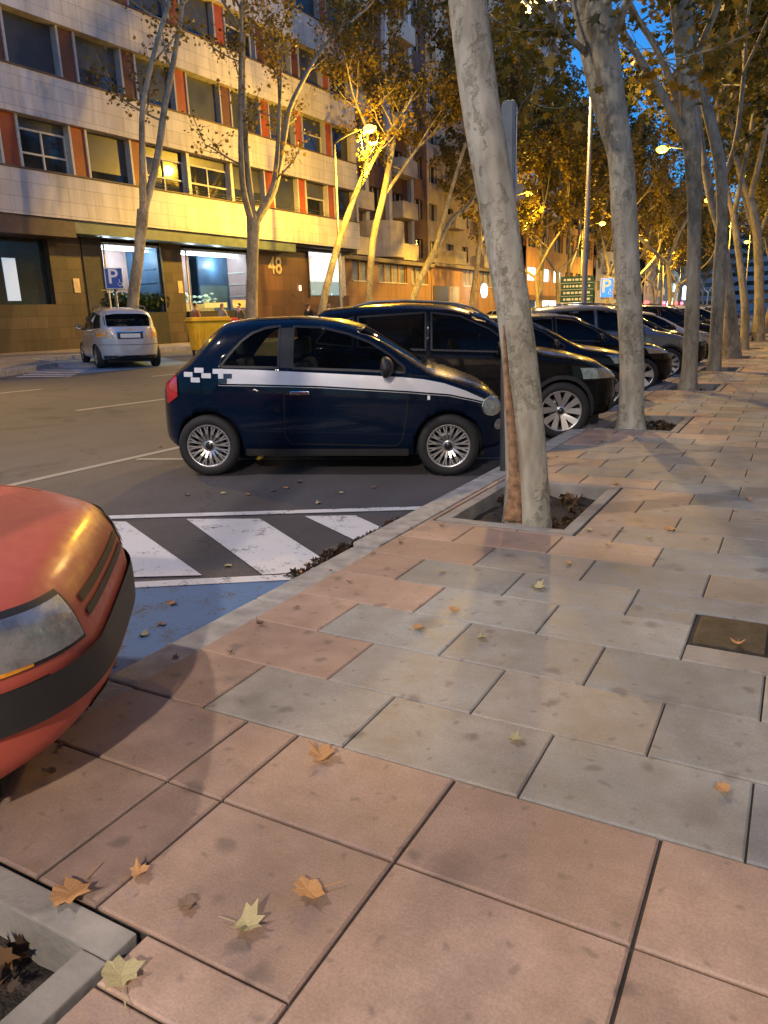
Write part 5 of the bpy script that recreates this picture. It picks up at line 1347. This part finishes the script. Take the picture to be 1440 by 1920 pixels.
def plane_tree(name, label, plane, val, trunk, limbs, seed, leaves, leafsize, bark, leafm, group, base_z, cutoff=None, L0=2.6, seg=20, spread=.55, up=.12, flare=None, zlow=None, squash=.8):
    """trunk / limbs: lists of (px, py, width px) read off the photograph, standing on the plane X or Y = val"""
    fn = (lambda a, b: on_x(a, b, val)) if plane == 'x' else (lambda a, b: on_y(a, b, val))
    rnd = random.Random(seed); tips = []; bm = bmesh.new(); base = fn(trunk[0][0], trunk[0][1]); base.z = base_z
    root = empty(name, base, label=label, cat='tree', group=group)
    def conv(poly, first=False, off=0.0):
        P = []; Q = []
        for i, (a, b, w_) in enumerate(poly):
            p = fn(a, b); Q.append(w_ / 2 * depth(p) / FPX)
            if first and i == 0: p = base - Vector((0, 0, .12))
            P.append(p)
        return P, Q
    P, Q = conv(trunk, True); P, Q = smooth_path(P, Q)
    tube(bm, P, Q, seg, wob=.05, seed=seed * .7, flare=flare, cap=False)
    ends = []
    for lb in limbs:
        p, q = conv(lb['pts']); 
        dz = lb.get('dz', 0)
        for i in range(1, len(p)):
            if plane == 'x': p[i].x += dz * i / (len(p) - 1)
            else: p[i].y += dz * i / (len(p) - 1)
        p[0] = p[0]; p, q = smooth_path(p, q); tube(bm, p, q, max(8, seg - 6), wob=.06, seed=seed + 3.1, cap=False); ends.append((p, q))
    if not limbs: ends.append((P, Q))
    for ei, (p, q) in enumerate(ends):
        Lb = limbs[ei].get('L', L0) if limbs else L0; lv = 2 if Lb < 1.5 else 1
        d = (p[-1] - p[-3]).normalized()
        for k in range(3):
            s = Vector((rnd.uniform(-1, 1), rnd.uniform(-1, 1), rnd.uniform(0, .6))).normalized()
            grow(bm, tips, p[-1].copy(), d * .6 + s * .5, Lb * rnd.uniform(.8, 1.15), q[-1] * .72, lv, rnd, up, spread, 3, 9)
        for f in (.45, .7, .85):
            i = int(len(p) * f); 
            if p[i].z < (zlow or base_z + 3.2): continue
            s = Vector((rnd.uniform(-1, 1), rnd.uniform(-1, 1), rnd.uniform(.1, .6))).normalized()
            grow(bm, tips, p[i].copy(), s, L0 * .7, q[i] * .35, 2, rnd, up, spread, 3, 7)
    for v in bm.verts: v.co -= base
    bm_obj('trunk', bm, bark, root)
    c = [(x - base.x, y - base.y, z - base.z, r) for x, y, z, r in tips]
    leaf_cloud('crown', c, leaves, leafsize, leafm, seed + 11, root, squash=squash)
    return root
def copy_tree_at(o, x, y, z, rz, sc_, label, group):
    c = copy_tree(o); c.location = (x, y, z); c.rotation_euler = (0, 0, rz); c.scale = (sc_,) * 3; tag(c, label, 'tree', group); return c

G1 = 'plane trees in pits along the near kerb'
FL = [.32, .2, .1, .04, 0, 0]
t1 = plane_tree('plane_tree', 'big leaning trunk with a torn brown strip of bark, standing in the nearest pit', 'y', 5.0,
    [(990, 968, 84), (987, 900, 79), (983, 800, 73), (977, 700, 66), (965, 600, 62), (950, 500, 64), (935, 400, 68), (918, 300, 70), (901, 200, 70), (888, 100, 71), (877, 0, 72), (864, -160, 64)], [
     dict(pts=[(862, -150, 52), (820, -330, 44), (790, -560, 34)], dz=.8), dict(pts=[(864, -150, 50), (930, -340, 40), (1010, -560, 30)], dz=-.6)],
    1, 1500, .12, BARK, LEAF_NEAR, G1, .02, L0=2.4, flare=FL)
bm = bmesh.new(); pts = []; rr = []
for a, b, w_ in [(944, 610, 3), (948, 670, 7), (951, 720, 10), (957, 780, 14), (962, 835, 17), (965, 890, 21), (965, 935, 27), (962, 974, 36)]:
    p = on_y(a, b, 4.86); pts.append(p); rr.append(w_ / 2 * depth(p) / FPX)
pts, rr = smooth_path(pts, rr, 5); tube(bm, pts, rr, 12, wob=.7, seed=3.3)
for v in bm.verts: v.co -= t1.location
bm_obj('torn_bark', bm, SCAR, t1)
t2 = plane_tree('plane_tree', 'second big tree whose thick trunk forks just above the parked cars', 'y', 9.6,
    [(1183, 800, 60), (1183, 760, 46), (1184, 650, 45), (1170, 400, 47), (1164, 300, 46), (1152, 220, 50), (1142, 170, 52)], [
     dict(pts=[(1158, 290, 36), (1122, 170, 38), (1098, 80, 37), (1080, 0, 36), (1040, -160, 26)], dz=.3), dict(pts=[(1160, 290, 42), (1148, 180, 46), (1134, 80, 50), (1121, 0, 52), (1120, -180, 36)], dz=-.1),
     dict(pts=[(1060, -90, 8), (1045, -20, 6), (1062, 50, 4), (1070, 85, 3)], dz=-.6, L=.7), dict(pts=[(1000, -90, 8), (990, -20, 5), (975, 20, 4)], dz=.4, L=.7), dict(pts=[(1150, -60, 8), (1200, 40, 5), (1230, 90, 4)], dz=.5, L=.9)],
    2, 2400, .13, BARK, LEAF_NEAR, G1, .02, L0=2.7, flare=FL)
t3 = plane_tree('plane_tree', 'third tree with two pale limbs reaching over the street', 'y', 14.5,
    [(1289, 730, 38), (1293, 690, 28), (1298, 580, 26), (1302, 400, 24), (1295, 240, 34), (1284, 105, 34), (1272, 0, 32), (1266, -60, 26)], [
     dict(pts=[(1292, 275, 18), (1250, 190, 15), (1200, 110, 13), (1150, 30, 12), (1120, -40, 9)], dz=-1.0), dict(pts=[(1290, 235, 17), (1262, 165, 14), (1225, 80, 12), (1180, 10, 11), (1150, -60, 8)], dz=.6),
     dict(pts=[(1268, -50, 22), (1300, -120, 16), (1340, -200, 12)])],
    3, 8500, .14, BARK2, LEAF_NEAR, G1, .02, L0=3.2, flare=FL)
t4 = plane_tree('plane_tree', 'fourth tree with an angular slim trunk', 'y', 19.1,
    [(1338, 695, 28), (1341, 660, 23), (1349, 510, 23), (1354, 400, 19), (1348, 300, 22), (1318, 170, 18), (1306, 90, 16)], [dict(pts=[(1308, 100, 15), (1290, 30, 12), (1280, -60, 9)], dz=.8), dict(pts=[(1308, 100, 14), (1350, 20, 12), (1390, -60, 9)], dz=-.8)],
    4, 9500, .16, BARK2, LEAF_NEAR, G1, .02, L0=3.4, flare=FL)
t5 = plane_tree('plane_tree', 'fifth tree, thick at its foot and leaning towards the street', 'y', 23.9,
    [(1370, 672, 40), (1371, 645, 32), (1365, 535, 20), (1352, 440, 17), (1335, 380, 16), (1322, 310, 15)], [dict(pts=[(1322, 315, 13), (1305, 200, 11), (1298, 90, 9)], dz=.8), dict(pts=[(1336, 385, 10), (1380, 280, 9), (1400, 150, 8)], dz=-.9)],
    5, 8500, .18, BARK2, LEAF_NEAR, G1, .02, L0=3.6, flare=FL)
t6 = plane_tree('plane_tree', 'sixth tree, a thin trunk curving up to the left', 'y', 29.3,
    [(1396, 655, 17), (1397, 580, 14), (1386, 480, 12), (1375, 400, 12)], [dict(pts=[(1375, 405, 10), (1350, 300, 8), (1340, 180, 7)], dz=.8), dict(pts=[(1376, 405, 9), (1400, 300, 8), (1420, 200, 7)], dz=-.9)],
    6, 8500, .20, BARK2, LEAF_NEAR, G1, .02, L0=3.8, flare=FL)
t7 = plane_tree('plane_tree', 'seventh tree, a broad dark trunk close to the right edge', 'y', 36.2,
    [(1422, 640, 22), (1424, 560, 17), (1420, 440, 16), (1405, 370, 13)], [dict(pts=[(1405, 375, 11), (1380, 300, 9), (1366, 210, 7)], dz=.8), dict(pts=[(1406, 375, 11), (1430, 280, 9), (1450, 180, 7)], dz=-.8)],
    7, 9000, .22, BARK2, LEAF_NEAR, G1, .02, L0=4.0, flare=FL)
copy_tree_at(t3, -1.75, .1, .02, R(200), 1.0, 'tree of the near kerb beside the camera, only the rim of its pit in view', G1)
for i, y in enumerate((41.5, 47, 52.5, 58, 64, 70, 77, 84, 92, 100)):
    copy_tree_at((t6, t5, t7, t4)[i % 4], -1.75, y, .02, R((40, 160, -70, 100, 15)[i % 5]), (1.0, .95, 1.05)[i % 3], 'slim tree far down the near kerb, trunks overlapping at the right edge', G1)

G2 = 'street trees along the far kerb'
def far_tree(label, trunk, limbs, seed, leaves, size=.17, L0=2.0, X=-20.6, **kw):
    return plane_tree('street_tree', label, 'x', X, trunk, [dict(pts=l, dz=dz) for l, dz in limbs], seed, leaves, size, BARK2, LEAF_FAR, G2, zr(X) + .1, L0=L0, seg=12, **kw)
far_tree('slim forked tree rising behind the silver minivan', [(243, 645, 24), (250, 560, 21), (261, 470, 20), (268, 395, 22)], [([(268, 400, 13), (262, 300, 12), (258, 200, 10), (275, 100, 9), (300, 0, 8)], .5), ([(269, 398, 16), (300, 300, 13), (320, 200, 12), (345, 100, 10), (365, 0, 8)], -.6)], 21, 2600, L0=2.5, size=.15)
far_tree('three-limbed tree in front of the number 48 entrance', [(471, 640, 25), (472, 560, 22), (474, 480, 21), (475, 410, 26)], [([(470, 412, 13), (447, 340, 11), (436, 200, 9), (430, 60, 8)], .6), ([(475, 410, 14), (469, 300, 11), (468, 150, 9), (475, 20, 7)], -.5), ([(480, 408, 12), (500, 340, 9), (495, 200, 7)], .8), ([(482, 412, 16), (520, 352, 13), (545, 250, 11), (566, 185, 9), (630, 80, 7), (700, 20, 5)], -.8)], 22, 4600, L0=2.3, size=.15)
far_tree('thin dark tree slanting right towards the glaring lamp', [(600, 620, 15), (606, 570, 14), (625, 490, 13), (648, 415, 12), (685, 320, 10)], [([(648, 415, 9), (672, 340, 8), (720, 240, 6)], .5), ([(684, 322, 8), (700, 250, 6), (690, 190, 5)], -.7)], 23, 5000, L0=2.4, size=.15)
far_tree('thin yellow-lit tree directly below the glaring lamp', [(689, 620, 14), (692, 560, 13), (700, 450, 13), (718, 370, 12), (737, 270, 10)], [([(718, 370, 8), (745, 320, 6), (765, 280, 5)], .6), ([(737, 275, 8), (748, 220, 6), (740, 160, 5)], -.6)], 24, 8500, L0=2.7, size=.16)
far_tree('V-shaped pale tree left of the leaning trunk', [(768, 610, 12), (775, 560, 12), (795, 510, 12), (814, 472, 13)], [([(814, 474, 9), (830, 400, 8), (850, 315, 7), (885, 190, 5)], .5), ([(815, 474, 10), (850, 412, 8), (892, 378, 6), (930, 300, 5)], -.5)], 25, 5500, .20, L0=4.2, squash=1.0)
far_tree('thin brown tree just left of the leaning trunk with the round sign beside it', [(880, 600, 9), (885, 560, 9), (893, 510, 9), (900, 450, 9)], [([(900, 455, 7), (890, 380, 6), (860, 260, 5)], .6), ([(900, 455, 7), (940, 390, 6), (950, 300, 5)], -.6)], 26, 7500, .22, L0=5.0, squash=1.0)
g_ = far_tree('slim forked tree in front of the bright shops right of the leaning trunk', [(1012, 605, 8), (1014, 560, 8), (1016, 505, 8)], [([(1016, 508, 6), (1004, 465, 5), (1000, 400, 4)], .8), ([(1016, 508, 6), (1034, 440, 5), (1040, 370, 4)], -.8)], 27, 8000, .26, L0=5.0, squash=.9)
h_ = far_tree('golden-crowned tree beside the green direction board', [(1060, 605, 7), (1062, 560, 7), (1066, 505, 7)], [([(1066, 508, 6), (1060, 450, 5), (1050, 390, 4)], .8), ([(1066, 508, 6), (1092, 450, 5), (1100, 400, 4)], -.8)], 28, 8000, .28, L0=5.2, squash=.9)
for i, y in enumerate((56, 64, 72, 90, 97, 104, 113, 122, 131, 140, 150, 161, 172, 184, 196, 210)):
    src = h_ if i % 2 else g_
    s = .8 if y < 70 else 1.0
    copy_tree_at(src, -20.4 + .5 * (i % 2), y, .6, R(67 * i), s, 'leafy tree in the far kerb row, its golden crown merging with its neighbours', G2)
copy_tree_at(h_, -13.4, 92, .35, R(140), 1.25, 'tall dark-topped tree standing out over the golden crowns behind the lamp post', G2)
copy_tree_at(g_, -20.6, 10.5, .6, R(80), .62, 'tree of the far kerb outside the left edge, only twig tips in view', G2)

# ------------------------------------------------------------------ people on the far pavement
def person(x, y, rz, label, jacket, trousers, hair, stride=.18, height=1.7, arm=.25):
    s = height / 1.75; z0 = zr(x) + .13
    root = empty('person', (x, y, z0), rz, label=label, cat='person')
    def skin(name, V, E, Rr, m, lev=1):
        me = bpy.data.meshes.new(name); me.from_pydata([Vector(v) * s for v in V], E, []); o = bpy.data.objects.new(name, me); COL.objects.link(o)
        md = o.modifiers.new('s', 'SKIN'); md.use_smooth_shade = True
        for sv, r_ in zip(me.skin_vertices[0].data, Rr): sv.radius = ((r_[0] if isinstance(r_, tuple) else r_) * s, (r_[1] if isinstance(r_, tuple) else r_) * s)
        me.skin_vertices[0].data[0].use_root = True
        sb = o.modifiers.new('b', 'SUBSURF'); sb.levels = lev; sb.render_levels = lev
        bpy.context.view_layer.update(); m2 = bpy.data.meshes.new_from_object(o.evaluated_get(bpy.context.evaluated_depsgraph_get())); bpy.data.objects.remove(o)
        m2.materials.clear(); m2.name = name; return link(name, m2, m, root)
    V = [(0, 0, .95), (0, 0, 1.15), (0, 0, 1.38), (.01, 0, 1.50), (.02, 0, 1.58), (.025, 0, 1.68), (.02, 0, 1.73)]; Rr = [(.14, .10), (.13, .10), (.16, .10), .05, (.07, .085), (.075, .09), (.045, .05)]
    E = [(0, 1), (1, 2), (2, 3), (3, 4), (4, 5), (5, 6)]
    for sg in (-1, 1):
        i = len(V); a = arm * sg
        V += [(0, sg * .19, 1.40), (-a * .3, sg * .23, 1.13), (a * .55, sg * .22, .90), (a * .7, sg * .22, .82), (a * .72, sg * .22, .77)]; Rr += [.055, .042, .028, .030, .026]; E += [(2, i), (i, i + 1), (i + 1, i + 2), (i + 2, i + 3), (i + 3, i + 4)]
        for k in range(4):
            j = len(V); dx = (k - 1.5) * .018; V += [(a * .72 + dx, sg * .222, .735), (a * .73 + dx * 1.1, sg * .212, .70 + .004 * abs(k - 1.5))]; Rr += [.009, .008]; E += [(i + 4, j), (j, j + 1)]
        j = len(V); V += [(a * .7 + .035, sg * .215, .79), (a * .7 + .048, sg * .205, .755)]; Rr += [.010, .008]; E += [(i + 3, j), (j, j + 1)]
        i = len(V); st = stride * sg; V += [(0, sg * .09, .88), (st * .8, sg * .095, .50), (st * .6 - .05, sg * .09, .10), (st * .6 - .05, sg * .09, .05), (st * .6 + .09, sg * .10, .03)]; Rr += [.09, .06, .04, .04, .03]; E += [(0, i), (i, i + 1), (i + 1, i + 2), (i + 2, i + 3), (i + 3, i + 4)]
    skin('body', V, E, Rr, mat('skin', (.42, .24, .17), .55))
    jv = [(0, 0, .88), (0, 0, 1.15), (0, 0, 1.40), (.005, 0, 1.47)]; je = [(0, 1), (1, 2), (2, 3)]; jr = [(.18, .14), (.165, .135), (.17, .125), (.075, .075)]
    for sg in (-1, 1):
        a = arm * sg; i = len(jv); jv += [(0, sg * .19, 1.40), (-a * .3, sg * .235, 1.13), (a * .55, sg * .225, .89)]; jr += [.075, .06, .045]; je += [(2, i), (i, i + 1), (i + 1, i + 2)]
    skin('jacket', jv, je, jr, jacket)
    tv = [(0, 0, .93)]; te = []; tr_ = [(.16, .13)]
    for sg in (-1, 1):
        st = stride * sg; i = len(tv); tv += [(0, sg * .09, .86), (st * .8, sg * .095, .50), (st * .6 - .05, sg * .09, .10)]; tr_ += [.105, .078, .06]; te += [(0, i), (i, i + 1), (i + 1, i + 2)]
    skin('trousers', tv, te, tr_, trousers)
    for sg in (-1, 1):
        st = stride * sg; skin('shoe', [(st * .6 - .08, sg * .09, .045), (st * .6 + .02, sg * .095, .045), (st * .6 + .14, sg * .10, .03)], [(0, 1), (1, 2)], [.045, .045, .035], BLACKP)
    skin('hair', [(-.01, 0, 1.60), (-.005, 0, 1.69), (.01, 0, 1.755)], [(0, 1), (1, 2)], [(.085, .085), (.09, .105), (.055, .065)], hair)
    bm = bmesh.new()
    for sg in (-1, 1):
        r_ = bmesh.ops.create_uvsphere(bm, u_segments=8, v_segments=6, radius=.011 * s); bmesh.ops.translate(bm, verts=r_['verts'], vec=Vector((.105, sg * .03, 1.64)) * s)
    bm_obj('eye', bm, BLACKV, root)
    bm = bmesh.new(); r_ = bmesh.ops.create_cone(bm, cap_ends=True, segments=6, radius1=.016 * s, radius2=.006 * s, depth=.05 * s); bmesh.ops.translate(bm, verts=r_['verts'], vec=Vector((.115, 0, 1.61)) * s); bm_obj('nose', bm, MATS['skin'], root)
    return root
cb = lambda n, c: mat(n, c, .85, var=.15, scale=8)
person(-22.0, 24.2, R(70), 'person in a rust-coloured jacket walking behind the first yellow container', cb('rust_cloth', (.35, .14, .07)), cb('dark_denim', (.03, .035, .05)), cb('brown_hair', (.08, .04, .02)))
person(-22.6, 26.6, R(-110), 'person in a light coat with pale hair, left of the pair by the red lid', cb('beige_cloth', (.40, .33, .26)), cb('grey_cloth', (.12, .12, .12)), cb('grey_hair', (.35, .32, .3)))
person(-22.3, 27.4, R(-100), 'person in a dark olive coat, right of the pair behind the red lid', cb('olive_cloth', (.10, .09, .06)), MATS['dark_denim'], cb('dark_hair', (.02, .015, .01)))
person(-22.5, 33.2, R(80), 'person in black with dark hair in front of the brown entrance wall', cb('black_cloth', (.015, .015, .017)), MATS['black_cloth'], MATS['dark_hair'])
person(-22.6, 35.3, R(75), 'person in a pale grey hooded top beside the lit display', cb('pale_grey_cloth', (.5, .48, .46)), MATS['dark_denim'], MATS['grey_hair'])

# ------------------------------------------------------------------ fallen leaves
LF = [mat('fallen_leaf_' + n, c, .7, var=.3, scale=40, bmp=.3) for n, c in (('orange', (.47, .25, .10)), ('yellow', (.42, .36, .18)), ('brown', (.20, .13, .08)), ('olive', (.33, .29, .14)))]
def leaf_mesh(seed):
    rnd = random.Random(seed); bm = bmesh.new(); pts = []
    lob = [(0, -.30), (.16, -.22), (.40, -.24), (.38, -.02), (.56, .14), (.36, .22), (.30, .46), (.14, .42), (0, .60), (-.14, .42), (-.30, .46), (-.36, .22), (-.56, .14), (-.38, -.02), (-.40, -.24), (-.16, -.22)]
    cz = .04; c = bm.verts.new((0, .08, cz * .3)); vs_ = []
    k1, k2 = rnd.uniform(.2, 1.3), rnd.uniform(-.2, 1.2)
    for x, y in lob:
        x *= rnd.uniform(.65, 1.15); y *= rnd.uniform(.75, 1.15); vs_.append(bm.verts.new((x, y, .03 + k1 * x * x + k2 * .3 * y * y + rnd.uniform(0, .05))))
    for i in range(len(vs_)): bm.faces.new((c, vs_[i], vs_[(i + 1) % len(vs_)]))
    a = [bm.verts.new(p) for p in ((-.015, -.3, .05), (.015, -.3, .05), (.03, -.85, .10), (.0, -.85, .10))]; bm.faces.new(a)
    for v in bm.verts: v.co *= 1.0
    return bm
LM = []
for i in range(5):
    bm = leaf_mesh(i); me = bpy.data.meshes.new('fallen_leaf'); bm.to_mesh(me); bm.free(); LM.append(me)
def fallen(px, py, size, ci, label, rot=None, ground='s', i=0):
    if ground == 's': d = _ray(px, py); t = (ZS + .006 - CAM_H) / d.z
    else:
        d = _ray(px, py); t = (SLOPE * -2.38 - CAM_H) / (d.z + SLOPE * d.x)
    p = Vector((0, 0, CAM_H)) + d * t
    me = LM[i % 5].copy(); me.materials.clear(); me.materials.append(LF[ci])
    o = bpy.data.objects.new('fallen_leaf', me); COL.objects.link(o); o.location = (p.x, p.y, p.z + .003); o.scale = (size,) * 3; o.rotation_euler = (.08, .05, rot if rot is not None else i * 2.4)
    tag(o, label, 'leaf', 'fallen leaves'); return o
BIG = [(600, 1422, .085, 0, 'orange leaf lying across the joint between a pink and a grey slab'), (585, 1672, .085, 0, 'large orange leaf with long lobes low in the middle of the pink slabs'), (460, 1738, .075, 1, 'pale yellow leaf just left of the large orange one'),
       (228, 1838, .085, 1, 'pale yellow leaf beside the rim of the corner tree pit'), (140, 1672, .10, 0, 'brownish orange leaf at the corner of the pit rim, lower left'), (258, 1640, .05, 0, 'small orange leaf on the joint above the pit rim'),
       (50, 1428, .055, 0, 'orange leaf at the left edge just past the red car'), (1005, 1104, .075, 1, 'yellow leaf with spread lobes right of the middle of the grey slabs'), (850, 1145, .05, 0, 'small orange leaf below left of the spread yellow one'),
       (787, 1177, .06, 0, 'curled tan leaf on a grey slab left of the small orange one'), (900, 1198, .045, 3, 'small olive leaf in the middle of a grey slab'), (1067, 1057, .045, 0, 'small tan leaf right above the spread yellow one'),
       (1138, 1022, .04, 0, 'tiny orange leaf at the edge of the orange paving strip'), (1255, 994, .07, 0, 'tan leaf on the joint beyond the orange paving strip'), (1218, 1008, .045, 1, 'yellow leaf left of the tan one beyond the orange strip'),
       (962, 1388, .05, 3, 'faint yellowish leaf on the big grey slab'), (1356, 1482, .05, 0, 'orange leaf near the right edge on a grey slab'), (1383, 1208, .05, 0, 'pale leaf lying on the dark access cover'),
       (345, 1700, .05, 2, 'brown leaf on the joint right of the pit rim'), (830, 1072, .04, 3, 'tiny olive leaf on the grey slabs near the tree pit'), (1402, 938, .05, 0, 'orange leaf far right near the edge'), (90, 1452, .05, 2, 'dark brown leaf left on the pink slabs')]
for i, (a, b, s_, c, l) in enumerate(BIG): fallen(a, b, s_ * 1.15, c, l, None, 's', i)
for i, (a, b) in enumerate([(320, 1135), (305, 1172), (268, 1193), (536, 916), (512, 921), (596, 945), (466, 928), (350, 929), (418, 926), (302, 838), (560, 905), (640, 925), (700, 915), (208, 1250), (430, 1062), (575, 1062), (545, 960), (745, 1020)]):
    fallen(a, b, .06, (0, 2, 1)[i % 3], 'small dry leaf lying on the roadway beside the striped car or the hatched bay', None, 'r', i)
for i in range(34):
    y = 1.3 + .19 * i + .06 * math.sin(i * 5.1); x = -2.12 + .10 * math.sin(i * 2.7) if i % 3 else -2.5 + .05 * math.sin(i)
    me = LM[i % 5].copy(); me.materials.append(LF[2 if i % 3 else 0]); o = bpy.data.objects.new('fallen_leaf', me); COL.objects.link(o)
    if 4.6 < y < 6.2 and x > -2.3: y += 1.7
    o.location = (x, y, (ZS + .004) if x > -2.3 else zr(x) + .012); k = .035 + .02 * ((i * 7) % 5) / 5; o.scale = (k, k * .8, k * 1.4); o.rotation_euler = (.2 * math.sin(i), .25 * math.cos(i * 3), i * 1.3)
    tag(o, 'crumpled brown leaf gathered along the near kerb', 'leaf', 'leaves along the kerb')
rl = random.Random(77)
for i in range(70):
    x = rl.uniform(-2.0, 3.5); y = rl.uniform(4.2, 26); me = LM[i % 5].copy(); me.materials.append(LF[i % 4])
    if any(a - .1 < x < b + .1 and c - .1 < y < d + .1 for a, b, c, d in PITS): continue
    o = bpy.data.objects.new('fallen_leaf', me); COL.objects.link(o); o.location = (x, y, ZS + .006); k = rl.uniform(.035, .06); o.scale = (k, k, k); o.rotation_euler = (0, 0, i)
    tag(o, 'little dry leaf scattered on the paving beyond the nearest tree pit', 'leaf', 'fallen leaves')
# litter in the pits and along the gutter
rnp = np.random.default_rng(3); cs = []
for a, b, c, d in PITS[:4]:
    for k in range(14): cs.append((rnp.uniform(a, b), rnp.uniform(c, d), .045, .10))
for k in range(26): y = 3.45 + k * .055; cs.append((-2.50 - .05 * rnp.random(), y, .012, .085))
for k in range(20): y = -.4 + k * .11; cs.append((-2.47, y, .012, .07))
lit = leaf_cloud('leaf_litter', cs, 1500, .055, mat_leaf('leaf_litter', [(0, (.018, .013, .008)), (.6, (.06, .035, .018)), (1, (.22, .12, .05))], .1), 9, flat=3.0, squash=.18)
tag(lit, 'dark trodden leaf litter in the tree pits and along the gutter', 'leaf litter', kind='stuff')
